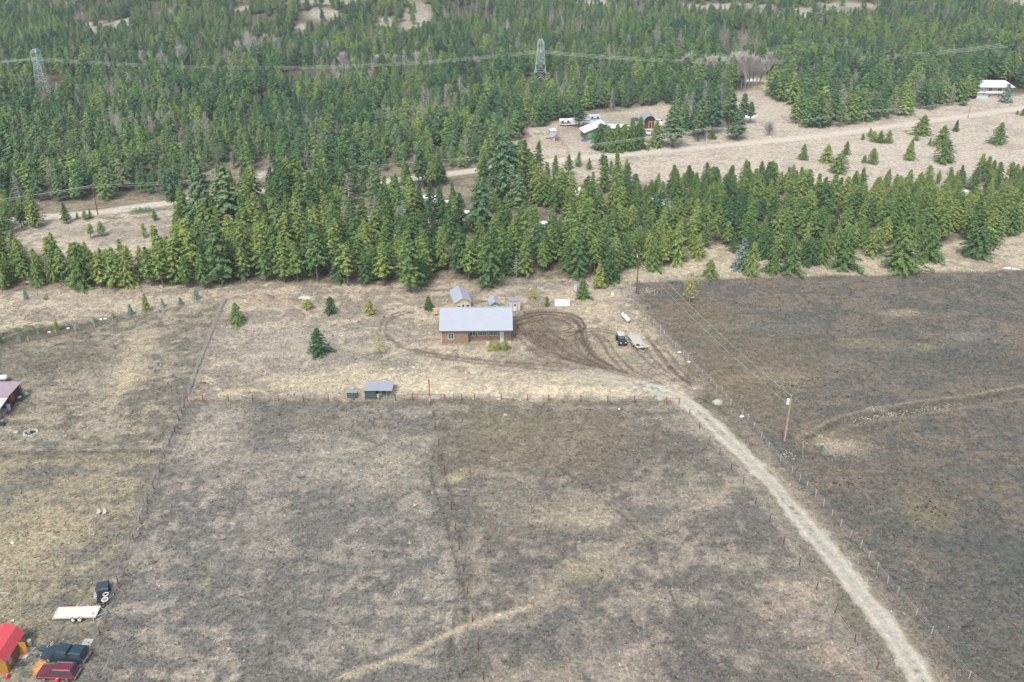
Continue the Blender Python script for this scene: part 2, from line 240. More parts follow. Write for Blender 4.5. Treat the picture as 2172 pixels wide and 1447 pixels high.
# ------------------------------------------------------------------ materials
def newmat(name):
    m = bpy.data.materials.new(name); m.use_nodes = True; n = m.node_tree
    return m, n, n.nodes['Principled BSDF']
_M = {}
def mat(name, rgb, rough=.7, metal=0.0, var=.12, sc=3.0, spec=.3, bump=0):
    if name in _M: return _M[name]
    m, n, b = newmat(name); b.inputs['Roughness'].default_value = rough; b.inputs['Metallic'].default_value = metal
    b.inputs['Specular IOR Level'].default_value = spec
    tc = n.nodes.new('ShaderNodeTexCoord'); no = n.nodes.new('ShaderNodeTexNoise'); no.inputs['Scale'].default_value = sc; no.inputs['Detail'].default_value = 5
    n.links.new(tc.outputs['Object'], no.inputs['Vector'])
    mr = n.nodes.new('ShaderNodeMapRange'); mr.inputs[1].default_value = .3; mr.inputs[2].default_value = .7
    mr.inputs[3].default_value = 1-var*1.5; mr.inputs[4].default_value = 1+var
    n.links.new(no.outputs['Fac'], mr.inputs[0])
    mx = n.nodes.new('ShaderNodeVectorMath'); mx.operation = 'SCALE'; mx.inputs[0].default_value = rgb[:3]
    n.links.new(mr.outputs[0], mx.inputs['Scale']); n.links.new(mx.outputs[0], b.inputs['Base Color'])
    _M[name] = m; return m
def siding(name, rgb, step, axis='Z', dark=.6):
    if name in _M: return _M[name]
    m = mat(name, rgb, .75, 0, .16, 2.5); n = m.node_tree; b = n.nodes['Principled BSDF']
    tc = n.nodes.new('ShaderNodeTexCoord'); wv = n.nodes.new('ShaderNodeTexWave'); wv.bands_direction = axis; wv.wave_profile = 'SAW'
    wv.inputs['Scale'].default_value = 1/step/6.2832*2*math.pi/ (2*math.pi) * 1.0 if False else .314/step*1.0
    n.links.new(tc.outputs['Object'], wv.inputs['Vector'])
    mr = n.nodes.new('ShaderNodeMapRange'); mr.inputs[1].default_value = .0; mr.inputs[2].default_value = .25; mr.inputs[3].default_value = dark; mr.inputs[4].default_value = 1
    n.links.new(wv.outputs['Fac'], mr.inputs[0])
    src = b.inputs['Base Color'].links[0].from_socket
    mx = n.nodes.new('ShaderNodeVectorMath'); mx.operation = 'SCALE'; n.links.new(src, mx.inputs[0]); n.links.new(mr.outputs[0], mx.inputs['Scale'])
    n.links.new(mx.outputs[0], b.inputs['Base Color']); return m

def ground_mat(name='ground_soil', k=1.0):
    m, n, b = newmat(name); b.inputs['Roughness'].default_value = .95; b.inputs['Specular IOR Level'].default_value = .1
    at = n.nodes.new('ShaderNodeAttribute'); at.attribute_name = 'Col'
    tc = n.nodes.new('ShaderNodeTexCoord')
    def noise(s, det, rg=.6):
        q = n.nodes.new('ShaderNodeTexNoise'); q.inputs['Scale'].default_value = s; q.inputs['Detail'].default_value = det; q.inputs['Roughness'].default_value = rg
        n.links.new(tc.outputs['Object'], q.inputs['Vector']); return q
    a1 = noise(2.3, 5, .85); a2 = noise(.8, 6, .8); a3 = noise(1.1, 3)
    def mr(src, lo, hi, f0=.36, f1=.64):
        q = n.nodes.new('ShaderNodeMapRange'); q.inputs[1].default_value = f0; q.inputs[2].default_value = f1; q.inputs[3].default_value = lo; q.inputs[4].default_value = hi
        n.links.new(src, q.inputs[0]); return q.outputs[0]
    mu = n.nodes.new('ShaderNodeMath'); mu.operation = 'MULTIPLY'; n.links.new(mr(a1.outputs['Fac'], 1-.48*k, 1+.52*k), mu.inputs[0]); n.links.new(mr(a2.outputs['Fac'], 1-.46*k, 1+.5*k), mu.inputs[1])
    s1 = n.nodes.new('ShaderNodeVectorMath'); s1.operation = 'SCALE'; n.links.new(at.outputs['Color'], s1.inputs[0]); n.links.new(mu.outputs[0], s1.inputs['Scale'])
    # faint green / rust variation between tufts
    rp = n.nodes.new('ShaderNodeValToRGB'); n.links.new(a3.outputs['Fac'], rp.inputs[0])
    rp.color_ramp.elements[0].position = .34; rp.color_ramp.elements[0].color = (.90, 1.03, .98, 1); rp.color_ramp.elements[1].position = .66; rp.color_ramp.elements[1].color = (1.07, .99, .95, 1)
    s2 = n.nodes.new('ShaderNodeVectorMath'); s2.operation = 'MULTIPLY'; n.links.new(s1.outputs[0], s2.inputs[0]); n.links.new(rp.outputs[0], s2.inputs[1])
    n.links.new(s2.outputs[0], b.inputs['Base Color'])
    bp = n.nodes.new('ShaderNodeBump'); bp.inputs['Strength'].default_value = .5; bp.inputs['Distance'].default_value = .12
    n.links.new(a1.outputs['Fac'], bp.inputs['Height']); n.links.new(bp.outputs[0], b.inputs['Normal'])
    return m
GM = ground_mat(k=.82); GRAVEL = ground_mat('gravel', .38)
def leaf_mat(name, c0, c1, c2, big=.012):
    m, n, b = newmat(name); b.inputs['Roughness'].default_value = .8; b.inputs['Specular IOR Level'].default_value = .15
    oi = n.nodes.new('ShaderNodeObjectInfo'); tc = n.nodes.new('ShaderNodeTexCoord')
    lo = n.nodes.new('ShaderNodeTexNoise'); lo.inputs['Scale'].default_value = big; lo.inputs['Detail'].default_value = 3; n.links.new(oi.outputs['Location'], lo.inputs['Vector'])
    ge = n.nodes.new('ShaderNodeNewGeometry')
    fi = n.nodes.new('ShaderNodeTexNoise'); fi.inputs['Scale'].default_value = 1.3; fi.inputs['Detail'].default_value = 3; n.links.new(ge.outputs['Position'], fi.inputs['Vector'])
    def math_(op, a, b_):
        q = n.nodes.new('ShaderNodeMath'); q.operation = op
        for i, s in enumerate((a, b_)):
            if isinstance(s, (int, float)): q.inputs[i].default_value = s
            else: n.links.new(s, q.inputs[i])
        return q.outputs[0]
    f = math_('ADD', math_('MULTIPLY', oi.outputs['Random'], .62), math_('MULTIPLY', math_('SUBTRACT', lo.outputs['Fac'], .5), 1.5))
    f = math_('ADD', f, math_('MULTIPLY', math_('SUBTRACT', fi.outputs['Fac'], .5), .7)); f = math_('ADD', f, .17)
    rp = n.nodes.new('ShaderNodeValToRGB'); n.links.new(f, rp.inputs[0]); e = rp.color_ramp.elements
    e[0].position = .1; e[0].color = (*c0, 1); e[1].position = .9; e[1].color = (*c2, 1); q = e.new(.5); q.color = (*c1, 1)
    rnd = n.nodes.new('ShaderNodeMapRange'); rnd.inputs[3].default_value = .82; rnd.inputs[4].default_value = 1.2; n.links.new(ge.outputs['Random Per Island'], rnd.inputs[0])
    sc = n.nodes.new('ShaderNodeVectorMath'); sc.operation = 'SCALE'; n.links.new(rp.outputs[0], sc.inputs[0]); n.links.new(rnd.outputs[0], sc.inputs['Scale'])
    n.links.new(sc.outputs[0], b.inputs['Base Color'])
    return m
LM = dict(pine=leaf_mat('pine_needles', (.042, .098, .042), (.104, .180, .052), (.200, .258, .074)),
          far=leaf_mat('forest_needles', (.040, .106, .055), (.098, .188, .064), (.205, .29, .080), .02),
          fir=leaf_mat('fir_needles', (.052, .112, .062), (.092, .165, .080), (.16, .225, .10)),
          spruce=leaf_mat('spruce_needles', (.10, .16, .13), (.15, .215, .18), (.21, .28, .245)),
          yellow=leaf_mat('yellow_needles', (.17, .20, .06), (.26, .27, .08), (.36, .33, .10)),
          grey=leaf_mat('dry_twigs', (.20, .19, .18), (.29, .275, .26), (.38, .36, .34)),
          pale=leaf_mat('bare_twigs', (.33, .315, .30), (.42, .40, .385), (.50, .48, .46)))
BARK = mat('bark', (.14, .11, .085), .9, 0, .3, 2); BARKG = mat('grey_bark', (.26, .24, .21), .9, 0, .2, 2); BARKP = mat('pale_bark', (.55, .52, .46), .8, 0, .2, 2)
# ------------------------------------------------------------------ mesh helpers
def col2(o, parent=None):
    C.objects.link(o)
    if parent: o.parent = parent
    return o
def tag(o, label=None, cat=None, group=None, kind=None):
    for k, v in (('label', label), ('category', cat), ('group', group), ('kind', kind)):
        if v: o[k] = v
    return o
def empty(name, loc, rz=0.0, label=None, cat=None, group=None):
    o = bpy.data.objects.new(name, None); o.empty_display_size = .3; C.objects.link(o)
    o.location = loc; o.rotation_euler = (0, 0, rz); return tag(o, label, cat, group)
class MB:
    def __init__(s): s.v = []; s.f = []
    def add(s, vs, fs):
        n = len(s.v); s.v += [tuple(q) for q in vs]; s.f += [tuple(n+i for i in f) for f in fs]; return s
    def box(s, x0, x1, y0, y1, z0, z1, m=None):
        vs = [(x, y, z) for z in (z0, z1) for x, y in ((x0, y0), (x1, y0), (x1, y1), (x0, y1))]
        if m is not None: vs = [m @ Vector(q) for q in vs]
        return s.add(vs, [(3, 2, 1, 0), (4, 5, 6, 7), (0, 1, 5, 4), (1, 2, 6, 5), (2, 3, 7, 6), (3, 0, 4, 7)])
    def rings(s, rs):                        # rs: (x0,x1,y0,y1,z) stacked rectangles
        vs = []
        for x0, x1, y0, y1, z in rs: vs += [(x0, y0, z), (x1, y0, z), (x1, y1, z), (x0, y1, z)]
        n = len(rs); fs = [(3, 2, 1, 0), tuple(4*(n-1)+i for i in range(4))]
        for k in range(n-1):
            for i in range(4): j = (i+1) % 4; fs.append((4*k+i, 4*k+j, 4*k+4+j, 4*k+4+i))
        return s.add(vs, fs)
    def cyl(s, p, q, r0, r1=None, n=8, cap=True):
        r1 = r0 if r1 is None else r1; p = Vector(p); q = Vector(q); ax = (q-p).normalized()
        a = ax.orthogonal().normalized(); b = ax.cross(a); vs = []
        for c, r in ((p, r0), (q, r1)):
            for i in range(n): t = 2*math.pi*i/n; vs.append(c+a*r*math.cos(t)+b*r*math.sin(t))
        fs = [(i, (i+1) % n, n+(i+1) % n, n+i) for i in range(n)]
        if cap: fs += [tuple(range(n-1, -1, -1)), tuple(range(n, 2*n))]
        return s.add(vs, fs)
    def tube(s, pts, r, n=5):
        for a, b in zip(pts[:-1], pts[1:]): s.cyl(a, b, r, r, n, False)
        return s
    def lathe(s, prof, n=14, m=None):       # prof (r,z)
        vs = []
        for r, z in prof:
            for i in range(n): t = 2*math.pi*i/n; vs.append(Vector((r*math.cos(t), r*math.sin(t), z)))
        if m is not None: vs = [m @ q for q in vs]
        fs = [(k*n+i, k*n+(i+1) % n, (k+1)*n+(i+1) % n, (k+1)*n+i) for k in range(len(prof)-1) for i in range(n)]
        fs += [tuple(range(n-1, -1, -1)), tuple((len(prof)-1)*n+i for i in range(n))]
        return s.add(vs, fs)
    def prism(s, poly, y0, y1, m=None):     # poly in xz, extruded along y
        n = len(poly); vs = [(x, y0, z) for x, z in poly]+[(x, y1, z) for x, z in poly]
        if m is not None: vs = [m @ Vector(q) for q in vs]
        fs = [tuple(range(n)), tuple(range(2*n-1, n-1, -1))]+[(i, n+i, n+(i+1) % n, (i+1) % n) for i in range(n)]
        return s.add(vs, fs)
    def quad(s, a, b, c, d): return s.add([a, b, c, d], [(0, 1, 2, 3)])
    def slab(s, a, b, c, d, t):             # thick quad, thickened downwards
        a, b, c, d = map(Vector, (a, b, c, d)); nn = (b-a).cross(d-a).normalized()*t
        if nn.z < 0: nn = -nn
        return s.add([a, b, c, d, a-nn, b-nn, c-nn, d-nn], [(0, 1, 2, 3), (7, 6, 5, 4), (0, 4, 5, 1), (1, 5, 6, 2), (2, 6, 7, 3), (3, 7, 4, 0)])
    def build(s, name, m, parent=None, smooth=False, bevel=0, loc=None):
        me = bpy.data.meshes.new(name); me.from_pydata(s.v, [], s.f); me.materials.append(m)
        me.validate(); import bmesh
        bm = bmesh.new(); bm.from_mesh(me); bmesh.ops.recalc_face_normals(bm, faces=bm.faces)
        if bevel: bmesh.ops.bevel(bm, geom=list(bm.edges), offset=bevel, segments=2, affect='EDGES', profile=.6, clamp_overlap=True)
        bm.to_mesh(me); bm.free()
        if smooth: me.polygons.foreach_set('use_smooth', [True]*len(me.polygons))
        o = bpy.data.objects.new(name, me); C.objects.link(o)
        if parent: o.parent = parent
        if loc: o.location = loc
        return o
def npmesh(name, v, f, m):
    me = bpy.data.meshes.new(name); v = np.asarray(v, np.float32); f = np.asarray(f, np.int32); k = f.shape[1]
    me.vertices.add(len(v)); me.vertices.foreach_set('co', v.ravel())
    me.loops.add(f.size); me.loops.foreach_set('vertex_index', f.ravel())
    me.polygons.add(len(f)); me.polygons.foreach_set('loop_start', np.arange(0, f.size, k, dtype=np.int32)); me.polygons.foreach_set('loop_total', np.full(len(f), k, np.int32))
    me.update(calc_edges=True); me.materials.append(m); return me
def dup(root, loc, rz=None, scale=None, label=None, group=None):
    r = root.copy(); C.objects.link(r); r.location = loc
    if rz is not None: r.rotation_euler = (0, 0, rz)
    if scale is not None: r.scale = scale
    if label: r['label'] = label
    if group: r['group'] = group
    for ch in list(root.children):
        c = ch.copy(); C.objects.link(c); c.parent = r
        for g in list(ch.children):
            q = g.copy(); C.objects.link(q); q.parent = c
    return r

# ------------------------------------------------------------------ ground, road, driveway
def axis(parts):
    out = [parts[0][0]]
    for a, b, s0, s1 in parts:
        p = a; n = max(1, int(round((b-a)/((s0+s1)/2)))); t = np.linspace(0, 1, n+1)[1:]
        q = a+(b-a)*(t*s0+t*t/2*(s1-s0))/((s0+s1)/2); out += list(q)
    return np.array(out)
def colour_mesh(me, x, y):
    c = paint(x, y); a = me.color_attributes.new('Col', 'FLOAT_COLOR', 'POINT')
    a.data.foreach_set('color', np.column_stack([c, np.ones(len(c))]).astype(np.float32).ravel())
xr = axis([(0, 126, .32, .32), (126, 210, .5, 1.2), (210, 420, 1.5, 3), (420, 1500, 6, 60)])
xs = np.concatenate([-xr[:0:-1], xr])
ys = axis([(-400, 60, 60, 4), (60, 216, .34, .34), (216, 330, .42, .9), (330, 560, 1.2, 2.0), (560, 1100, 3, 8), (1100, 2600, 20, 100)])
X, Y = np.meshgrid(xs, ys); nx, ny = len(xs), len(ys)
Xf, Yf = X.ravel(), Y.ravel(); Z = hgt(Xf, Yf)
fl = (Yf < 440) & (Yf > 60)
Z = Z+np.where(fl, (fbm(Xf, Yf, 1.2, 2, 1)-.5)*.05, 0)
# low straw berm in front of the yard
bx, by = P(1120, 822).x, P(1120, 822).y
Z = Z+.5*np.exp(-((Xf-bx)/20)**2-((Yf-by)/2.6)**2)
i = np.arange(ny-1)[:, None]*nx+np.arange(nx-1)[None]; i = i.ravel()
fc = np.column_stack([i, i+1, i+nx+1, i+nx])
gm = npmesh('ground', np.column_stack([Xf, Yf, Z]), fc, GM); colour_mesh(gm, Xf, Yf)
go = bpy.data.objects.new('ground', gm); C.objects.link(go); tag(go, kind='structure')
def strip(name, pts, half, ncr, up):
    pts = np.array(pts); seg = np.r_[0, np.cumsum(np.hypot(*np.diff(pts, axis=0).T))]
    n = int(seg[-1]/.5); t = np.linspace(0, seg[-1], n); cx = np.interp(t, seg, pts[:, 0]); cy = np.interp(t, seg, pts[:, 1])
    tx, ty = np.gradient(cx), np.gradient(cy); l = np.hypot(tx, ty); nxn, nyn = -ty/l, tx/l
    offs = np.linspace(-1, 1, ncr); wob = half*(1+.14*(vn(t/2.2, t*0, 1)-.5)*2)
    wob2 = half*(1+.14*(vn(t/2.2, t*0+5, 2)-.5)*2)
    W = np.where(offs[None] < 0, wob[:, None], wob2[:, None])*offs[None]
    vx = (cx[:, None]+nxn[:, None]*W).ravel(); vy = (cy[:, None]+nyn[:, None]*W).ravel()
    vz = up+hgt(vx, vy)+.01*(1-np.tile(np.abs(offs), n))
    i = (np.arange(n-1)[:, None]*ncr+np.arange(ncr-1)[None]).ravel()
    me = npmesh(name, np.column_stack([vx, vy, vz]), np.column_stack([i, i+ncr, i+ncr+1, i+1]), GRAVEL); colour_mesh(me, vx, vy)
    o = bpy.data.objects.new(name, me); C.objects.link(o); return tag(o, kind='structure')
strip('road', ROAD, 3.1, 17, .05)
strip('driveway', DRIVE[8:], 1.8, 17, .05)

# dry grass tufts and weeds, uncountable
def tufts(n, x0, x1, y0, y1, sd, smin, smax):
    r = np.random.default_rng(sd); y = y0+(y1-y0)*r.random(n)**1.15; x = (r.random(n)*2-1)*(.60*y+14)
    f = fbm(x, y, 4, 3, 3); keep = (r.random(n) < .35+1.3*(f-.3)) & (dline(x, y, DRIVE)[0] > 1.9) & (dline(x, y, ROAD)[0] > 3.4)
    x, y = x[keep], y[keep]; m = len(x); s = r.uniform(smin, smax, m)*(1+.8*(r.random(m) < .08)); B = 6
    az = r.random((m, B))*6.28; le = .5+.7*r.random((m, B)); ux, uy = np.cos(az), np.sin(az)
    z0 = hgt(x, y)[:, None]+.0*az; V = np.zeros((m, B, 3, 3)); w_ = .28
    V[:, :, 0, 0] = x[:, None]-uy*s[:, None]*w_; V[:, :, 0, 1] = y[:, None]+ux*s[:, None]*w_; V[:, :, 0, 2] = z0+.03
    V[:, :, 1, 0] = x[:, None]+uy*s[:, None]*w_; V[:, :, 1, 1] = y[:, None]-ux*s[:, None]*w_; V[:, :, 1, 2] = z0+.03
    V[:, :, 2, 0] = x[:, None]+ux*s[:, None]*le; V[:, :, 2, 1] = y[:, None]+uy*s[:, None]*le; V[:, :, 2, 2] = z0+s[:, None]*(.35+.5*r.random((m, B)))
    me = npmesh('grass', V.reshape(-1, 3), np.arange(m*B*3).reshape(-1, 3), TUFT)
    c = paint(x, y)*np.exp(r.normal(.02, .27, m))[:, None]*np.array([1, 1, 1])[None]*(1+r.normal(0, .05, (m, 3)))
    c = np.repeat(np.clip(c, .02, .8), B*3, 0); a = me.color_attributes.new('Col', 'FLOAT_COLOR', 'POINT'); a.data.foreach_set('color', np.column_stack([c, np.ones(len(c))]).astype(np.float32).ravel())
    return me
TUFT = bpy.data.materials.new('dry_grass'); TUFT.use_nodes = True
_b = TUFT.node_tree.nodes['Principled BSDF']; _b.inputs['Roughness'].default_value = .9; _b.inputs['Specular IOR Level'].default_value = .1
_a = TUFT.node_tree.nodes.new('ShaderNodeAttribute'); _a.attribute_name = 'Col'; TUFT.node_tree.links.new(_a.outputs['Color'], _b.inputs['Base Color'])
for nm_, ar_ in (('grass', (150000, 0, 0, 78, 215, 3, .10, .26)),):
    o = bpy.data.objects.new(nm_, tufts(*ar_)); C.objects.link(o); tag(o, 'dry winter grass tufts all over the pastures and the yard', 'grass', kind='stuff')

# ------------------------------------------------------------------ tree meshes (unit height)
def conifer(seed, rad, t0, nb, shape, droop=.25, leaf=.028, per=5, tri=5, gap=.3, up=0):
    r = np.random.default_rng(seed); CE = []; AZ = []; SP = []; lean = r.normal(0, .02, 2)
    lop = r.random(8)*.36+.82
    for b in range(nb):
        t = t0+(1-t0)*(b+r.random())/nb; t = min(t, .995)
        if shape == 'pine': R_ = rad*((1-t)**.66)*1.08*min(1, ((t-t0)/.2+.35))**.7
        elif shape == 'cone': R_ = rad*((1-t)**.95)
        elif shape == 'broad': R_ = rad*((1-t)**.45)*min(1, ((t-t0)/.2+.3))
        elif shape == 'round': k = (t-t0)/(1-t0); R_ = rad*max(.12, math.sqrt(max(0, 1-(2*k-1)**2)))
        az = b*2.39996+r.random()*.6; R_ *= lop[int(az/6.2832*8) % 8]
        R_ *= 1-gap+2*gap*r.random()*.8+(.35 if r.random() < .08 else 0); R_ = max(R_, .012)
        m = max(2, int(per*(R_/rad)+1.5)); f = (np.arange(m)+.5+r.random(m)*.5)/m
        for q in f:
            rr = R_*q; sp = leaf*(.8+.4*q); CE.append((rr*math.cos(az)+lean[0]*t, rr*math.sin(az)+lean[1]*t, t-droop*R_*q*q+up*R_*q)); AZ.append(az); SP.append(sp)
    CE, AZ, SP = np.repeat(np.array(CE), tri, 0), np.repeat(np.array(AZ), tri), np.repeat(np.array(SP), tri)[:, None]; n_ = len(AZ)
    c = CE+r.normal(0, 1, (n_, 3))*SP*[.75, .75, .5]
    n = np.column_stack([np.cos(AZ), np.sin(AZ), np.full(n_, 1.1)])+r.normal(0, .7, (n_, 3)); n /= np.linalg.norm(n, axis=1)[:, None]
    a = np.cross(n, r.normal(0, 1, (n_, 3))); a /= np.linalg.norm(a, axis=1)[:, None]+1e-6; b_ = np.cross(n, a); s = SP*(.55+.75*r.random((n_, 1)))
    V = np.stack([c+a*s, c-a*s*.5+b_*s*.8, c-a*s*.5-b_*s*.8], 1).reshape(-1, 3)
    T = []
    for k in range(4): T += [(r.normal(0, .004), r.normal(0, .004), 1.0), (.012*math.cos(k*1.6), .012*math.sin(k*1.6), .93), (.012*math.cos(k*1.6+1.6), .012*math.sin(k*1.6+1.6), .93)]
    V = np.vstack([V, T]); return V, np.arange(len(V)).reshape(-1, 3)
def barebr(seed, nb, rad, t0, rise, thick=.004, forks=3, spread=1.0):
    r = np.random.default_rng(seed); m = MB()
    for b in range(nb):
        t = t0+(1-t0)*.93*(b+r.random())/nb; az = b*2.39996+r.random(); L = rad*(1-t*.75)*(.6+.6*r.random())
        p = Vector((0, 0, t)); q = Vector((L*math.cos(az)*spread, L*math.sin(az)*spread, t+rise*L))
        m.cyl(p, q, thick, thick*.4, 3, False)
        for k in range(forks):
            s = p.lerp(q, .3+.6*r.random()); a2 = az+r.normal(0, .7); l2 = L*.5*(.6+.6*r.random())
            m.cyl(s, s+Vector((l2*math.cos(a2), l2*math.sin(a2), rise*l2*(.5+r.random()))), thick*.6, thick*.25, 3, False)
    return m
def trunk_mb(r0=.013, top=.97, lean=0): return MB().cyl((0, 0, -.03), (lean, 0, top*.5), r0, r0*.62, 6, False).cyl((lean, 0, top*.5), (0, 0, top), r0*.62, r0*.15, 6, False)
KIND = {}
def kind(key, name, leafmat, bark, meshes, trunk, cat):
    KIND[key] = dict(name=name, lm=leafmat, bark=bark, cat=cat, protos=[], trunk=trunk, meshes=meshes, n=0)
def mk(args): v, f = conifer(**args); return (v, f)
kind('pine', 'pine_tree', LM['pine'], BARK, [mk(dict(seed=s, rad=r_, t0=t_, nb=nb, shape=sh, leaf=lf, gap=g, per=7, tri=12)) for s, r_, t_, nb, sh, lf, g in
     [(1, .22, .10, 95, 'pine', .0155, .35), (2, .18, .16, 95, 'pine', .0155, .4), (3, .25, .06, 100, 'pine', .0155, .35), (4, .17, .26, 80, 'pine', .0155, .45), (5, .23, .12, 100, 'cone', .0155, .35), (6, .20, .34, 66, 'broad', .0155, .5), (7, .17, .2, 90, 'pine', .0155, .45), (8, .23, .2, 70, 'pine', .0155, .6)]], .014, 'pine tree')
kind('bushy', 'pine_tree', LM['pine'], BARK, [mk(dict(seed=s, rad=r_, t0=.03, nb=120, shape=sh, leaf=.019, gap=.34, per=8, tri=13)) for s, r_, sh in [(11, .38, 'pine'), (12, .33, 'pine'), (13, .42, 'broad')]], .02, 'pine tree')
kind('far', 'pine_tree', LM['far'], BARK, [mk(dict(seed=s, rad=r_, t0=t_, nb=60, shape=sh, leaf=.020, gap=.40, per=6, tri=9)) for s, r_, t_, sh in
     [(21, .21, .15, 'pine'), (22, .20, .15, 'cone'), (23, .24, .1, 'pine'), (24, .18, .2, 'pine'), (25, .22, .1, 'cone')]], .013, 'pine tree')
kind('fir', 'fir_tree', LM['fir'], BARK, [mk(dict(seed=s, rad=r_, t0=t_, nb=nb, shape=sh, leaf=.0145, gap=.5, per=9, tri=11)) for s, r_, t_, nb, sh in
     [(31, .20, .26, 120, 'broad'), (32, .18, .22, 130, 'pine'), (33, .15, .35, 80, 'pine')]], .013, 'fir tree')
kind('spruce', 'spruce_tree', LM['spruce'], BARK, [mk(dict(seed=s, rad=r_, t0=.03, nb=80, shape='cone', leaf=.04, gap=.15, droop=.3)) for s, r_ in [(41, .30), (42, .42)]], .02, 'spruce tree')
kind('shrub', 'shrub', LM['yellow'], BARK, [mk(dict(seed=s, rad=r_, t0=t_, nb=60, shape='round', leaf=.05, gap=.3, droop=.0, per=5)) for s, r_, t_ in [(51, .5, .12), (52, .62, .05)]], .02, 'shrub')
kind('yellow', 'pine_tree', LM['yellow'], BARK, [mk(dict(seed=61, rad=.27, t0=.1, nb=80, shape='pine', leaf=.036, gap=.35, per=5))], .02, 'pine tree')
kind('thin', 'deciduous_tree', LM['yellow'], BARKG, [mk(dict(seed=s, rad=r_, t0=.18, nb=70, shape='round', leaf=.022, gap=.4, droop=-.1, per=6, tri=3)) for s, r_ in [(71, .52), (72, .4)]], .02, 'deciduous tree')
def deadm(seed): m = barebr(seed, 70, .17, .18, -.15, .005, 5); return (np.array(m.v), m.f)
def aspm(seed): m = barebr(seed, 60, .34, .22, 1.6, .0065, 5, .55); return (np.array(m.v), m.f)
kind('dead', 'dead_tree', LM['grey'], BARKG, [deadm(81), deadm(82)], .011, 'dead tree')
kind('aspen', 'aspen_tree', LM['pale'], BARKG, [aspm(91), aspm(92)], .013, 'aspen tree')
kind('bush', 'bare_bush', LM['grey'], BARKG, [(lambda m: (np.array(m.v), m.f))(barebr(95, 90, .62, .05, 1.0, .012, 5, .9))], .02, 'bush')
TREES = []
def proto(K, i):
    while len(K['protos']) <= i: K['protos'].append(None)
    if K['protos'][i] is None:
        v, f = K['meshes'][i]
        cm = npmesh('crown', v, f, K['lm']) if len(f[0]) == 3 else npmesh('branches', v, f, K['lm'])
        tm = trunk_mb(K['trunk'], .55 if K['name'] in ('shrub', 'deciduous_tree') else .96)
        me = bpy.data.meshes.new('trunk'); me.from_pydata(tm.v, [], tm.f); me.materials.append(K['bark'])
        K['protos'][i] = (cm, me)
    return K['protos'][i]
PROTO_OBJ = {}
def tree(key, x, y, h, wsc=1.0, label=None, group=None, rz=None):
    K = KIND[key]; i = K['n'] % len(K['meshes']); K['n'] += 1
    cm, tm = proto(K, i)
    o = empty(K['name'], (x, y, float(hgt(x, y))), random.random()*6.28 if rz is None else rz, label or 'tree', K['cat'], group)
    o.scale = (h*wsc, h*wsc, h)
    c = bpy.data.objects.new('branches' if key in ('dead', 'aspen', 'bush') else ('foliage' if K['name'] == 'shrub' else 'crown'), cm); C.objects.link(c); c.parent = o
    t = bpy.data.objects.new('stem' if key in ('shrub', 'bush') else 'trunk', tm); C.objects.link(t); t.parent = o
    PROTO_OBJ.setdefault((key, i), (c, t)); TREES.append((x, y)); return o
def treepx(key, u, v, hp, label, wp=None, group=None):
    p = PG(u, v); dd = math.hypot(p.y, H-p.z)
    # height so that its top shows hp photo pixels above its foot
    a0 = TH+math.atan((v-723.5)/F); a1 = TH+math.atan((v-hp-723.5)/F)
    h = (H-p.z)-p.y*math.tan(a1)
    K = KIND[key]; i = K['n'] % len(K['meshes']); ws = 1.0
    if wp:
        v_ = K['meshes'][i][0]; r0 = np.percentile(np.hypot(v_[:, 0], v_[:, 1]), 97)
        ws = (wp/2/(F/(p.y*math.cos(TH)+(H-p.z)*math.sin(TH))))/(h*r0)
    return tree(key, p.x, p.y, h, ws, label, group)
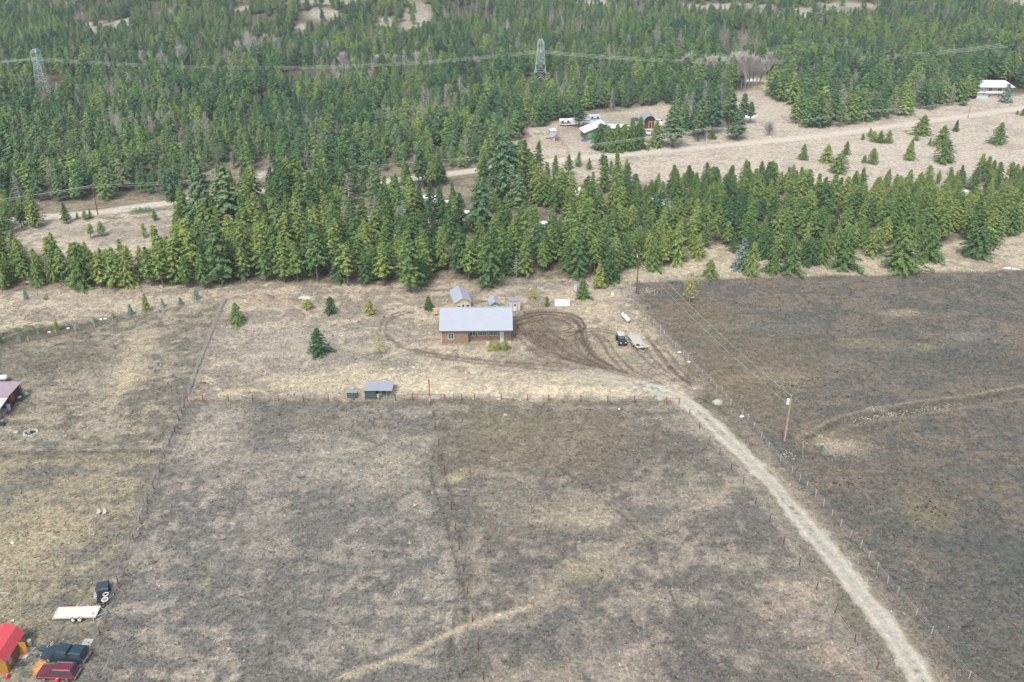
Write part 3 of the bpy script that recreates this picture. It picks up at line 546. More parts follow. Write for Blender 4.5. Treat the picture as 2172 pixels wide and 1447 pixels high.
# ------------------------------------------------------------------ trees placed one by one (foot u, v, height px, width px)
for k, u, v, h, wp, lb in [
 ('bushy', 505, 688, 46, 38, 'olive green pine standing alone in the yard just right of the wire fence corner'),
 ('bushy', 677, 751, 54, 46, 'largest lone green pine on the open yard, between the shelter and the dirt mounds'),
 ('thin', 805, 752, 40, 50, 'round yellow-green see-through tree with a visible stem left of the brown house'),
 ('bushy', 701, 666, 37, 26, 'narrow green pine on open grass right of the dirt mounds'),
 ('yellow', 784, 666, 30, 26, 'small yellow pine with a green top on open grass left of the brown house'),
 ('bushy', 910, 657, 29, 25, 'small green pine beside the left end of the grey metal roof'),
 ('yellow', 1129, 634, 25, 16, 'small yellowish pine right of the white garden shed and behind it'),
 ('pine', 1160, 650, 22, 12, 'thin little pine left of the white slab on the ground'),
 ('bushy', 1236, 633, 42, 32, 'rounded dark green pine beside the upright grey box behind the yard'),
 ('yellow', 1270, 610, 50, 30, 'pale yellow-green pine leaning in front of the dark broad tree at the belt edge'),
 ('bushy', 1290, 600, 76, 50, 'broad dark green pine at the belt edge left of the tall brown pole'),
 ('thin', 1462, 642, 58, 46, 'sparse yellow-green tree standing alone on the dark right-hand field'),
 ('bushy', 1506, 588, 38, 36, 'low yellow-green pine by the fence at the left end of the straw strip'),
 ('bushy', 1480, 547, 52, 34, 'single green pine in the straw strip with open grass around it'),
 ('spruce', 1574, 572, 66, 40, 'bluish pine half behind a green one by the field fence'),
 ('bushy', 1590, 584, 68, 40, 'green pine at the field fence in front of a bluish one'),
 ('bushy', 1637, 580, 66, 40, 'left one of two touching pines at the field fence'),
 ('bushy', 1676, 580, 78, 52, 'right and taller one of two touching pines at the field fence'),
 ('bushy', 1720, 562, 58, 44, 'olive pine set back behind the two touching pines'),
 ('bushy', 1742, 560, 74, 36, 'slim pine with a pointed top beside the olive pine near the field fence'),
 ('bushy', 1790, 570, 88, 60, 'big rounded pine near the field fence with grass on both sides'),
 ('bushy', 1850, 540, 60, 50, 'low pine joined to the belt above a bare grass bay'),
 ('bushy', 1908, 572, 94, 84, 'widest yellow-tinted pine standing right at the field fence'),
 ('bushy', 1968, 552, 78, 62, 'dark green pine touching the widest yellow-tinted pine'),
 ('bushy', 2066, 542, 60, 76, 'squat wide pine at the end of the row above the right field'),
 ('spruce', 56, 635, 27, 12, 'blue spruce at the far left edge, narrow and pointed'),
 ('shrub', 97, 636, 9, 11, 'small dark round shrub right of the narrow blue spruce'),
 ('bushy', 122, 703, 25, 15, 'small pointed green pine planted left along the wire fence'),
 ('spruce', 165, 695, 12, 14, 'tiny round blue spruce right of the small pointed pine'),
 ('spruce', 201, 685, 12, 13, 'tiny blue-green spruce left of two white rocks by the fence'),
 ('spruce', 277, 668, 22, 16, 'blue spruce touching a wooden fence post'),
 ('bushy', 312, 661, 38, 20, 'tallest green tree of the planted row along the wire fence'),
 ('spruce', 346, 652, 18, 13, 'blue spruce right of the tallest tree in the planted row'),
 ('spruce', 384, 645, 14, 14, 'small dark blue spruce second from the wooden fence corner'),
 ('spruce', 417, 635, 22, 20, 'palest blue spruce next to the wooden fence corner'),
 ('bushy', 2, 730, 16, 12, 'green shrub-like tree cut by the left photo edge on the fence line'),
 ('spruce', 42, 722, 12, 14, 'tiny blue spruce lowest in the planted row'),
 ('spruce', 82, 711, 12, 9, 'tiny faint blue spruce left of the small pointed pine'),
 ('shrub', 240, 674, 10, 12, 'small brownish shrub between white rocks and a blue spruce'),
 ('shrub', 652, 655, 17, 27, 'low spreading green shrub below the dirt mounds'),
 ('yellow', 1040, 742, 17, 17, 'left of three yellow-green bushes in front of the porch'),
 ('yellow', 1056, 742, 15, 15, 'middle and lowest of three yellow-green bushes in front of the porch'),
 ('yellow', 1072, 742, 21, 18, 'right and tallest of three yellow-green bushes in front of the porch'),
 ('pine', 142, 474, 44, 20, 'young pine beside the gravel road left of the dark pole'),
 ('pine', 164, 464, 13, 8, 'tiny pine on the road verge between the young pine and the pair'),
 ('pine', 181, 467, 20, 14, 'left one of two small pines by the foot of the dark pole'),
 ('pine', 192, 463, 19, 12, 'right one of two small pines by the foot of the dark pole'),
 ('pine', 193, 506, 31, 18, 'left small pine on the bare clearing below the road'),
 ('pine', 217, 501, 31, 17, 'bluish slim small pine on the bare clearing below the road'),
 ('pine', 306, 504, 31, 19, 'small pine at the right side of the bare clearing'),
 ('pine', 326, 496, 13, 8, 'tiny sapling right of the small pine on the bare clearing'),
 ('pine', 329, 467, 20, 14, 'small pine at the end of the brush heap by the road'),
 ('bushy', 1703, 339, 34, 22, 'dark pine on the far meadow, leftmost of the lone ones'),
 ('bushy', 1752, 344, 38, 32, 'broad pine on the far meadow above the belt'),
 ('bushy', 1775, 366, 40, 44, 'wide pine below the broad one at the top edge of the belt'),
 ('bushy', 1794, 328, 28, 18, 'small triangular pine alone in the middle of the far meadow'),
 ('bushy', 1833, 345, 16, 14, 'little round pine left of a taller one on the far meadow'),
 ('bushy', 1852, 347, 32, 24, 'pine right of a little round one on the far meadow'),
 ('bushy', 1927, 339, 42, 28, 'upright dark pine on the far meadow above the belt'),
 ('bushy', 1954, 286, 42, 42, 'largest spreading pine just below the gravel road at right'),
 ('bushy', 1943, 298, 15, 14, 'little pine below the largest spreading roadside pine'),
 ('bushy', 1972, 308, 16, 9, 'narrow yellow-green sapling left of a big meadow pine'),
 ('bushy', 1996, 308, 42, 38, 'big meadow pine with two touching crowns, upper one'),
 ('bushy', 2004, 345, 50, 46, 'big meadow pine joining the belt below the two crowns'),
 ('bushy', 2115, 306, 46, 36, 'dark pine standing alone on the meadow near the right edge'),
 ('bushy', 2027, 279, 24, 14, 'reddish slim pine alone on the meadow right of the road bend'),
 ('bushy', 1852, 300, 22, 20, 'left pine of the low thicket below the road'),
 ('bushy', 1866, 303, 25, 22, 'middle pine of the low thicket below the road'),
 ('bushy', 1884, 303, 26, 22, 'right pine of the low thicket below the road'),
 ('bushy', 1830, 297, 14, 9, 'sapling left of the low thicket below the road'),
 ('bushy', 1845, 290, 18, 14, 'small pine above the left end of the low thicket'),
 ('bush', 1630, 288, 26, 26, 'dark leafless round bush alone on the clearing by the road'),
 ('bushy', 2157, 243, 9, 7, 'tiny pine at the far right edge below the road'),
 ('bushy', 2168, 245, 15, 11, 'small pine cut by the right photo edge below the road'),
 ('spruce', 2133, 217, 38, 28, 'dark spruce in front of the white two-storey house'),
 ('pine', 1226, 353, 30, 17, 'dark slim pine below the gravel road, in the row of small ones'),
 ('pine', 1205, 372, 44, 22, 'pale green pine at the left of the row below the gravel road'),
 ('pine', 1250, 359, 23, 15, 'smallest greyish pine of the row below the gravel road'),
 ('pine', 1277, 360, 32, 18, 'first of three pines at the right of the row below the gravel road'),
 ('pine', 1283, 364, 28, 16, 'middle of three pines at the right of the row below the gravel road'),
 ('pine', 1295, 368, 28, 17, 'last of three pines at the right of the row below the gravel road'),
 ('pine', 1178, 374, 44, 20, 'tall slim dark pine right of the giant fir, on the road verge'),
 ('fir', 1071, 445, 168, 70, 'giant dark fir towering over the belt with its bare trunk showing'),
 ('fir', 436, 500, 160, 66, 'left one of two very tall blue-green firs at the end of the clearing'),
 ('fir', 486, 505, 158, 58, 'right one of two very tall blue-green firs at the end of the clearing'),
 ('fir', 372, 450, 92, 40, 'dark tree left of the two very tall firs beside the road'),
 ('fir', 800, 445, 100, 44, 'tall blue-green fir in the back of the belt above the snow'),
 ('pine', 870, 620, 130, 52, 'grey-green leaning pine at the front of the belt left of the cream shed'),
 ('pine', 1037, 610, 138, 56, 'tall pale pine with a bare leaning trunk behind the cream shed'),
 ('fir', 1100, 480, 108, 44, 'pale grey-green fir just right of the giant dark fir'),
 ('fir', 1020, 505, 128, 54, 'light green tall fir left of the giant dark fir'),
 ('fir', 1510, 285, 100, 40, 'open-crowned tall fir in the grove behind the road pole'),
 ('fir', 1545, 275, 88, 30, 'slim fir with visible trunk right side of the grove by the snow'),
 ('fir', 1480, 300, 88, 34, 'dense fir on the left of the grove behind the road pole'),
 ('fir', 1426, 312, 88, 54, 'wide dark fir above the barn driveway'),
 ('fir', 1590, 262, 46, 22, 'last slim fir at the right end of the grove by the snow'),
 ('fir', 1574, 264, 66, 24, 'fir with bare lower trunk near the right end of the grove'),
 ('fir', 1560, 296, 60, 44, 'low wide fir at the front of the grove by the road'),
 ('bushy', 1510, 295, 22, 18, 'small bush-like pine right of the wooden road pole'),
 ('fir', 1228, 272, 48, 28, 'lone fir in the farmyard beside the white camper'),
 ('bushy', 1392, 312, 54, 36, 'dark rounded conifer right of the farm gate gap'),
 ('bushy', 1270, 318, 56, 40, 'leftmost conifer of the dense farm hedge, green-brown'),
 ('bushy', 1290, 321, 54, 40, 'second conifer of the dense farm hedge from the left'),
 ('bushy', 1308, 322, 58, 38, 'third conifer of the dense farm hedge from the left'),
 ('bushy', 1326, 320, 56, 36, 'fourth conifer of the dense farm hedge from the left'),
 ('bushy', 1340, 319, 66, 34, 'fifth and peaked conifer of the dense farm hedge'),
 ('bushy', 1355, 316, 60, 34, 'right end conifer of the dense farm hedge by the gate gap'),
 ('bushy', 1357, 295, 46, 24, 'brownish conifer in front of the open barn'),
]: treepx(k, u, v, h, lb, wp)
# bare aspens and dead trees
OR2 = ['first', 'second', 'third', 'fourth', 'fifth', 'sixth', 'seventh', 'eighth', 'ninth', 'tenth', 'eleventh', 'twelfth', 'thirteenth', 'fourteenth', 'fifteenth', 'sixteenth', 'seventeenth', 'eighteenth', 'nineteenth', 'twentieth', 'twenty-first', 'twenty-second', 'twenty-third', 'twenty-fourth']
for n_, (u, v, h) in enumerate(sorted([(1450, 172, 48), (1462, 168, 52), (1478, 190, 60), (1496, 170, 46), (1508, 172, 50), (1520, 176, 52), (1532, 180, 56), (1548, 184, 64), (1556, 182, 68), (1564, 186, 66), (1572, 184, 70), (1580, 188, 66), (1588, 186, 64), (1596, 184, 60), (1604, 184, 56), (1612, 182, 50), (1640, 150, 40), (1630, 160, 46)])):
    treepx('aspen', u, v, h, OR2[n_]+' from left: pale leafless aspen in the big grey clump behind the grove', 34, 'bare aspens of the big clump')
for n_, (u, v, h) in enumerate(sorted([(308, 150, 40), (322, 150, 36), (345, 152, 38), (386, 146, 46), (392, 146, 44), (354, 155, 28), (508, 130, 40), (530, 135, 62), (545, 132, 50), (568, 120, 44), (588, 118, 36), (727, 148, 34), (755, 150, 26), (800, 145, 26), (820, 145, 28), (840, 145, 26), (887, 148, 36), (903, 148, 42), (990, 160, 38), (1004, 160, 38), (1016, 160, 30), (1065, 135, 24), (1330, 100, 24)])):
    treepx('aspen', u, v, h, OR2[n_]+' from left: pale leafless aspen rising from the far forest under the power line', 22, 'bare aspens scattered in the far forest')
for n_, (u, v, h) in enumerate(sorted([(455, 560, 90), (740, 520, 110), (848, 520, 90), (860, 515, 96), (745, 480, 120), (640, 495, 76), (1130, 560, 80), (975, 470, 70), (800, 500, 90), (700, 500, 80), (912, 540, 80), (590, 520, 70), (1095, 590, 50), (1235, 570, 60)])):
    if h: treepx('dead', u, v, h, OR2[n_]+' from left: bare grey dead tree among the green pines of the belt', None, 'dead grey trees inside the belt')

# ------------------------------------------------------------------ planting the woods
def interp(pts, u): return np.interp(u, [p[0] for p in pts], [p[1] for p in pts])
def inpoly(u, v, poly): return sdpoly(np.asarray(u, float), np.asarray(v, float), poly) > 0
FOREST_EDGE = [(-600, 450), (0, 440), (75, 428), (160, 436), (250, 420), (350, 412), (420, 412), (520, 408), (700, 396), (850, 380), (950, 366), (1040, 350), (1100, 318), (1106, 276), (1180, 262), (1300, 250), (1360, 252), (1400, 262), (1440, 275), (1470, 290), (1540, 285), (1560, 262), (1585, 205), (1610, 208), (1675, 222), (1690, 276), (1770, 272), (1840, 262), (1900, 252), (1960, 236), (2040, 228), (2070, 205), (2085, 180), (2150, 186), (2172, 192), (2800, 150)]
HOLES = [[(1545, 208), (1600, 150), (1640, 165), (1625, 215), (1600, 250), (1545, 250)], [(1235, 240), (1430, 222), (1440, 262), (1235, 282)],
         [(500, 392), (560, 350), (606, 342), (600, 362), (560, 392)], [(1555, 182), (1600, 178), (1600, 200), (1555, 200)]]
BELT = [[(375, 520), (380, 450), (470, 420), (560, 408), (700, 394), (900, 374), (1060, 356), (1130, 360), (1200, 390), (1240, 400), (1330, 395), (1640, 382), (1760, 410), (1840, 392), (1960, 388), (2040, 380), (2172, 372), (2600, 350),
         (2600, 430), (2172, 492), (2110, 520), (2070, 522), (2010, 508), (1980, 528), (1900, 530), (1860, 524), (1800, 540), (1760, 548), (1700, 560), (1640, 556), (1560, 545), (1500, 530), (1450, 548), (1440, 572), (1390, 578), (1335, 572), (1300, 582), (1240, 590), (1140, 594), (1090, 586), (1040, 596), (985, 606), (940, 570), (905, 606), (850, 612), (760, 612), (680, 608), (650, 596), (600, 606), (560, 610), (480, 602), (440, 618), (380, 616), (330, 600), (375, 560)],
        [(-300, 520), (20, 560), (120, 590), (260, 592), (330, 600), (380, 616), (330, 612), (230, 610), (140, 612), (60, 606), (40, 620), (-300, 640)],
        [(-300, 430), (0, 436), (78, 446), (80, 486), (20, 505), (-300, 520)], [(100, 566), (300, 570), (330, 590), (200, 592), (90, 588)]]
SNP = [(p[0], p[1], max(p[2]*.8, 1.5), max(p[3]*.8, 1.5)) for p in SNOWW]
def scatter(y0, y1, sp, half):
    xs_ = np.arange(-half, half, sp); ys_ = np.arange(y0, y1, sp*.9)
    gx, gy = np.meshgrid(xs_, ys_); gx = gx+(np.arange(len(ys_))[:, None] % 2)*sp*.5
    r = np.random.default_rng(int(y0)+3)
    gx = gx+r.uniform(-.42, .42, gx.shape)*sp; gy = gy+r.uniform(-.42, .42, gy.shape)*sp
    return gx.ravel(), gy.ravel()
hand = np.array(TREES)
# the belt: real single trees
gx, gy = scatter(195, 330, 4.2, 190)
gx2, gy2 = scatter(196, 245, 3.6, 150); u2, v2 = UV(gx2, gy2, 0*gx2); m2 = u2 < 385; m1 = ~((UV(gx, gy, 0*gx)[0] < 385) & (gy < 245)); gx, gy = np.r_[gx[m1], gx2[m2]], np.r_[gy[m1], gy2[m2]]
u, v = UV(gx, gy, 0*gx)
keep = np.zeros(len(gx), bool)
for b in BELT: keep |= inpoly(u, v, b)
for sx, sy, a, c in SNP: keep &= ~((((gx-sx)/(a+1))**2+((gy-sy)/c)**2 < 1) | ((((gx-sx)/a)**2+((gy-sy+7)/(c+7))**2 < 1) & (rng.random(len(gx)) < (.45 if 225 < sy else 0))))
dd, _ = dline(gx, gy, ROAD); keep &= dd > 5
keep &= np.hypot(gx[:, None]-hand[:, 0], gy[:, None]-hand[:, 1]).min(1) > 2.3
gap = fbm(gx, gy, 14, 2, 3); keep &= ~((gap > .62) & (v < 560) & (u < 1330)); keep &= ~((gap > .56) & (v < 520) & (v > 395) & (u > 480) & (u < 1500) & (rng.random(len(u)) < .3))
gx, gy, u, v = gx[keep], gy[keep], u[keep], v[keep]
inb = (u > -60) & (u < 2240)
hh = np.where(u < 330, 8.2, np.where(u < 1330, 10.5, 8.0))*(.72+.5*fbm(gx, gy, 22, 2, 4)+rng.normal(0, .16, len(gx)))
hh = np.where((u > 1330) & (v > 520), hh*.85, hh); hh = np.where((u > 1330) & (v < 430), hh*.8, hh)
hh = np.clip(hh, 4.2, 16.5)
ncur = sum(1 for o in C.objects if o.name.startswith('pine_tree') and o.type == 'EMPTY')
order = np.argsort(np.where(inb, gy-hh*1.5, 1e6)); nb = max(0, 298-ncur)
single = order[:nb]; rest = order[nb:]
def zone(u, v, x, y):
    if u < 90 and v < 520: return 'tree in the left edge clump above the clearing'
    if u < 340: return 'green pine of the low tree strip above the planted spruces'
    if v > 575 and u < 700: return 'front pine of the belt above the dirt mounds'
    if v > 575 and u < 960: return 'front pine of the belt left of the cream shed'
    if v > 560 and u < 1335: return 'front pine of the belt behind the sheds'
    if u < 700: return 'slim pine inside the belt below the two very tall firs'
    if u < 1335: return 'slim pine inside the belt behind the brown house and its sheds'
    if v > 530: return 'front pine of the right-hand belt above the straw'
    if u < 1700: return 'yellow-green pine inside the right-hand belt'
    return 'yellow-green pine inside the right-hand belt below the far meadow'
ORD = ['first', 'second', 'third', 'fourth', 'fifth', 'sixth', 'seventh', 'eighth', 'ninth', 'tenth', 'eleventh', 'twelfth', 'thirteenth', 'fourteenth', 'fifteenth', 'sixteenth', 'seventeenth', 'eighteenth', 'nineteenth', 'twentieth', 'twenty-first', 'twenty-second', 'twenty-third', 'twenty-fourth', 'twenty-fifth', 'twenty-sixth', 'twenty-seventh', 'twenty-eighth', 'twenty-ninth', 'thirtieth', 'thirty-first', 'thirty-second', 'thirty-third', 'thirty-fourth', 'thirty-fifth', 'thirty-sixth', 'thirty-seventh', 'thirty-eighth', 'thirty-ninth', 'fortieth', 'forty-first', 'forty-second', 'forty-third', 'forty-fourth', 'forty-fifth', 'forty-sixth', 'forty-seventh', 'forty-eighth', 'forty-ninth', 'fiftieth']
ZN = {}
for q in sorted(single, key=lambda q: u[q]): ZN.setdefault(zone(u[q], v[q], gx[q], gy[q]), []).append(q)
for zn, mem in ZN.items():
  for rank, q in enumerate(mem):
    one = ('inside' not in zn) and len(mem) <= 50
    lb = (zn if not one else ORD[rank]+' from left: '+zn); k = 'pine'
    ws = 1.22
    if u[q] > 1330: ws = 1.45
    elif u[q] < 340: ws = 1.3
    if (u[q] < 340 or u[q] > 1330) and random.random() < .6: k = 'bushy'; ws = .78
    if hh[q] < 7: ws *= 1.1
    ws *= .9+.3*random.random()
    tree(k, gx[q], gy[q], hh[q], ws, lb, zn.replace('tree in', 'trees in').replace('pine ', 'pines ', 1))
# the rest of the belt and the far forest: woods nobody could count
def wood(name, label, cat, x, y, h, ws, idx, keys):
    n = len(x); me = bpy.data.meshes.new(name); me.vertices.add(n)
    me.vertices.foreach_set('co', np.column_stack([x, y, hgt(x, y)-.1]).astype(np.float32).ravel())
    for nm, ty, fld, dat in (('rot', 'FLOAT_VECTOR', 'vector', np.column_stack([0*x, 0*x, rng.random(n)*6.28])), ('scl', 'FLOAT_VECTOR', 'vector', np.column_stack([h*ws, h*ws, h])), ('idx', 'INT', 'value', idx)):
        a = me.attributes.new(nm, ty, 'POINT'); a.data.foreach_set(fld, np.asarray(dat, np.int32 if ty == 'INT' else np.float32).ravel())
    o = bpy.data.objects.new(name, me); C.objects.link(o); tag(o, label, cat, kind='stuff')
    g = bpy.data.node_groups.new(name, 'GeometryNodeTree')
    g.interface.new_socket('Geometry', in_out='INPUT', socket_type='NodeSocketGeometry'); g.interface.new_socket('Geometry', in_out='OUTPUT', socket_type='NodeSocketGeometry')
    N, L = g.nodes, g.links; gi = N.new('NodeGroupInput'); go_ = N.new('NodeGroupOutput')
    ip = N.new('GeometryNodeInstanceOnPoints'); L.new(gi.outputs[0], ip.inputs['Points'])
    jn = N.new('GeometryNodeJoinGeometry')
    for kk in keys:
        a, b = PROTO_OBJ[kk]; j2 = N.new('GeometryNodeJoinGeometry')
        for ob in (a, b):
            oi = N.new('GeometryNodeObjectInfo'); oi.inputs['Object'].default_value = ob; oi.transform_space = 'ORIGINAL'; L.new(oi.outputs['Geometry'], j2.inputs[0])
        gt = N.new('GeometryNodeGeometryToInstance'); L.new(j2.outputs[0], gt.inputs[0]); L.new(gt.outputs[0], jn.inputs[0])
    L.new(jn.outputs[0], ip.inputs['Instance']); ip.inputs['Pick Instance'].default_value = True
    def na(nm, ty):
        q = N.new('GeometryNodeInputNamedAttribute'); q.data_type = ty; q.inputs['Name'].default_value = nm; return q.outputs['Attribute']
    er = N.new('FunctionNodeEulerToRotation'); L.new(na('rot', 'FLOAT_VECTOR'), er.inputs[0]); L.new(er.outputs[0], ip.inputs['Rotation'])
    L.new(na('scl', 'FLOAT_VECTOR'), ip.inputs['Scale']); L.new(na('idx', 'INT'), ip.inputs['Instance Index'])
    L.new(ip.outputs[0], go_.inputs[0])
    md = o.modifiers.new('wood', 'NODES'); md.node_group = g; return o
# far proto trees: five single ones stand at the forest edge beside the road
for i_, (uu, vv, h_) in enumerate([(690, 386, 46), (740, 380, 44), (640, 392, 50), (930, 360, 48), (300, 402, 52)]):
    treepx('far', uu, vv, h_, ['fourth', 'fifth', 'third', 'rightmost', 'leftmost'][i_]+' conifer at the front edge of the far forest along the gravel road', None, 'front row of the far forest')
keysB = [('pine', i) for i in range(8)]
rr = rest
wsB = np.where(u[rr] > 1330, 1.5, 1.22)
wood('pine_wood', 'back rows of the pine belt between the yard and the gravel road', 'trees', gx[rr], gy[rr], hh[rr], wsB, rng.integers(0, 8, len(rr)), keysB)
fx, fy = [], []
for y0, y1, sp in ((245, 420, 4.4), (420, 620, 4.6), (620, 800, 5.2), (800, 1150, 8.0)):
    a, b = scatter(y0, y1, sp, .66*y1+30); m = (np.abs(a) < .62*b+40) & (b < y1); fx.append(a[m]); fy.append(b[m])
fx = np.concatenate(fx); fy = np.concatenate(fy); fz = hgt(fx, fy); u, v = UV(fx, fy, fz)
keep = v < interp(FOREST_EDGE, u)
for b in HOLES: keep &= ~inpoly(u, v, b)
dd, _ = dline(fx, fy, ROAD); keep &= dd > 4.5
rk = fbm(fx, fy, 40, 4, 5); keep &= ~((rk > .68) & (fy > 540) & (rng.random(len(fx)) < .75))
for cx, cy, a, c in ROCKS: keep &= ~((((fx-cx)/a)**2+((fy-cy+9)/(c+8))**2 < .9) & (rng.random(len(fx)) < .88))
keep &= ~((np.abs(fy-436) < 7) & (u < 1300) & (rng.random(len(fx)) < .25))
for tx_ in (P(90, 176).x, P(1146, 172).x): keep &= ~((np.abs(fx-tx_*(fy/436)) < 7) & (fy > 405) & (fy < 440))
gap = fbm(fx, fy, 13, 2, 1); keep &= ~((gap > .70))
hand = np.array(TREES); near = (fy < 470)
mn = np.full(len(fx), 99.0); mn[near] = np.hypot(fx[near][:, None]-hand[:, 0], fy[near][:, None]-hand[:, 1]).min(1); keep &= mn > 2.5
fx, fy, u, v, gap = fx[keep], fy[keep], u[keep], v[keep], gap[keep]
fh = 8.7*(.7+.55*fbm(fx, fy, 30, 2, 2)+rng.normal(0, .16, len(fx))); fh *= 1-.32*sst(430, 700, fy); fh = np.where(u > 1350, fh*1.14, fh)
fh = np.clip(fh, 4, 16)
dz = fbm(fx, fy, 28, 3, 5); pd = .07+.5*sst(.56, .70, dz)
dead = rng.random(len(fx)) < pd
firp = rng.random(len(fx)) < np.where(u > 1350, .16, .03)
idx = np.where(firp, 5+rng.integers(0, 2, len(fx)), rng.integers(0, 5, len(fx)))
m = ~dead
wood('forest', 'dense conifer forest covering the valley side up to the top of the photo', 'trees', fx[m], fy[m], fh[m], 1.2+.4*rng.random(m.sum()), idx[m], [('far', i) for i in range(5)]+[('fir', 1), ('fir', 0)])
m = dead
wood('dead_forest', 'grey dead conifers scattered through the far forest', 'dead trees', fx[m], fy[m], fh[m]*1.0, 1.15+.2*rng.random(m.sum()), rng.integers(0, 2, m.sum()), [('dead', 0), ('dead', 1)])
print('forest', len(fx), 'belt', len(order), 'single', len(single))
# ------------------------------------------------------------------ materials for made things
m_roof = mat('grey_metal_roof', A(177, 186, 196), .42, .0, .02, .6); m_roofw = mat('white_roof', A(222, 220, 228), .6, 0, .04)
m_white = mat('white_paint', (.52, .53, .54), .5, 0, .05); m_glass = mat('window_glass', (.035, .05, .055), .12, 0, .2, 1, .6)
m_brown = siding('brown_siding', A(156, 134, 116), .22); m_cream = siding('cream_siding', A(226, 208, 176), .2, dark=.8); m_green = mat('green_boards', A(140, 180, 150), .7, 0, .08)
m_dgreen = siding('dark_green_sheet', A(66, 94, 92), .25, 'X', .7); m_lgrey = mat('pale_grey_boards', A(208, 206, 204), .7, 0, .05)
m_orange = mat('orange_wood', A(164, 104, 84), .7, 0, .15); m_rust = mat('rusty_steel', A(128, 72, 58), .8, 0, .25, 4); m_wire = mat('fence_wire', A(170, 170, 164), .6, .2, .05)
m_postg = mat('green_steel_post', A(112, 138, 132), .6, 0, .1); m_postw = mat('weathered_post', A(196, 190, 176), .85, 0, .2); m_wood = mat('pole_wood', A(184, 166, 148), .85, 0, .15, 2); m_woodd = mat('dark_pole_wood', A(118, 88, 74), .85, 0, .15, 2)
m_conc = mat('concrete', A(206, 204, 198), .9, 0, .08); m_black = mat('black_rubber', (.018, .018, .02), .75, 0, .1); m_blk = mat('black_paint', (.02, .03, .035), .25, .1, .1, 2, .6)
m_teal = mat('dark_teal_paint', (.025, .055, .075), .2, .3, .1, 1, .7); m_mar = mat('maroon_paint', (.16, .03, .05), .25, .3, .1, 1, .7); m_chr = mat('chrome', (.5, .52, .54), .3, .8, .05)
m_alu = mat('galvanised_steel', A(190, 196, 200), .45, .5, .08); m_ply = mat('plywood', A(226, 200, 158), .8, 0, .1); m_plank = mat('weathered_planks', A(206, 203, 198), .85, 0, .1)
m_rock = mat('pale_rock', A(196, 198, 186), .9, 0, .2, 3); m_rockg = mat('green_grey_rock', A(178, 184, 172), .9, 0, .15, 3); m_earth = mat('dug_earth', A(160, 148, 128), .95, 0, .25, 2)
m_red = mat('red_shingles', A(226, 92, 100), .7, 0, .06, 8); m_yel = siding('yellow_siding', A(196, 150, 66), .25, 'Y', .75); m_mauve = mat('mauve_metal_roof', A(174, 156, 166), .6, 0, .04)
m_grnw = mat('bright_green_walls', A(86, 140, 96), .7, 0, .06); m_brick = mat('dark_red_boards', A(104, 66, 58), .8, 0, .2); m_blue = mat('blue_plastic', A(60, 110, 160), .4, 0, .1); m_yellow = mat('yellow_plastic', A(216, 214, 70), .5, 0, .05)
m_pale = mat('pale_blue_boards', A(206, 222, 226), .7, 0, .06); m_rose = mat('rose_boards', A(206, 188, 190), .7, 0, .08); m_tarp = mat('black_tarpaulin', (.035, .05, .07), .45, 0, .2, 2); m_tower = mat('tower_steel', A(178, 204, 200), .55, .1, .05)
m_redp = mat('red_plastic', A(210, 60, 80), .4, 0, .08); m_tan = mat('tan_foam', A(222, 204, 170), .8, 0, .08); m_lens = mat('headlamp_glass', (.7, .72, .72), .15, 0, .02, 1, .8); m_shin = mat('grey_shingles', A(160, 168, 172), .8, 0, .1, 6)

def window(par, x0, x1, z0, z1, y, cols=2, rows=1, nrm=-1, ax='y'):
    """a window on a wall facing -y (or +x when ax='x'); frame proud of the wall, pane a sub-part"""
    t = .09; f = MB(); p = MB()
    def bx(mb, a, b, c, d, e0, e1):
        if ax == 'y': mb.box(a, b, min(y+nrm*e0, y+nrm*e1), max(y+nrm*e0, y+nrm*e1), c, d)
        else: mb.box(min(y+nrm*e0, y+nrm*e1), max(y+nrm*e0, y+nrm*e1), a, b, c, d)
    bx(f, x0, x1, z1-t, z1, .005, .07); bx(f, x0, x1, z0, z0+t, .005, .07); bx(f, x0, x0+t, z0+t, z1-t, .005, .07); bx(f, x1-t, x1, z0+t, z1-t, .005, .07)
    for k in range(1, cols):
        c = x0+(x1-x0)*k/cols; w_ = .035 if (cols > 2 and k != cols//2) else .05; bx(f, c-w_, c+w_, z0+t, z1-t, .005, .06)
    for k in range(1, rows):
        c = z0+(z1-z0)*k/rows; bx(f, x0+t, x1-t, c-.015, c+.015, .005, .055)
    o = f.build('window', m_white, par); bx(p, x0+t*.8, x1-t*.8, z0+t*.8, z1-t*.8, .008, .03); p.build('pane', m_glass, o); return o
def door(par, x0, x1, z0, z1, y, pane=None, frame=None, nrm=-1):
    d_ = MB().box(x0, x1, min(y, y+nrm*.06), max(y, y+nrm*.06), z0, z1).build('door', m_white, par)
    if pane:
        a, b, c, e = pane; MB().box(a, b, min(y+nrm*.05, y+nrm*.075), max(y+nrm*.05, y+nrm*.075), c, e).build('pane', m_glass, d_)
    MB().box(x1-.14, x1-.08, min(y+nrm*.05, y+nrm*.1), max(y+nrm*.05, y+nrm*.1), z0+.95, z0+1.05).build('handle', m_chr, d_)
    if frame:
        f = MB().box(x0-.1, x0-.003, y-.09 if nrm < 0 else y, y if nrm < 0 else y+.09, z0, z1+.1).box(x1+.003, x1+.1, y-.09 if nrm < 0 else y, y if nrm < 0 else y+.09, z0, z1+.1).box(x0-.003, x1+.003, y-.09 if nrm < 0 else y, y if nrm < 0 else y+.09, z1+.003, z1+.1)
        f.build('door_frame', frame, par)
    return d_
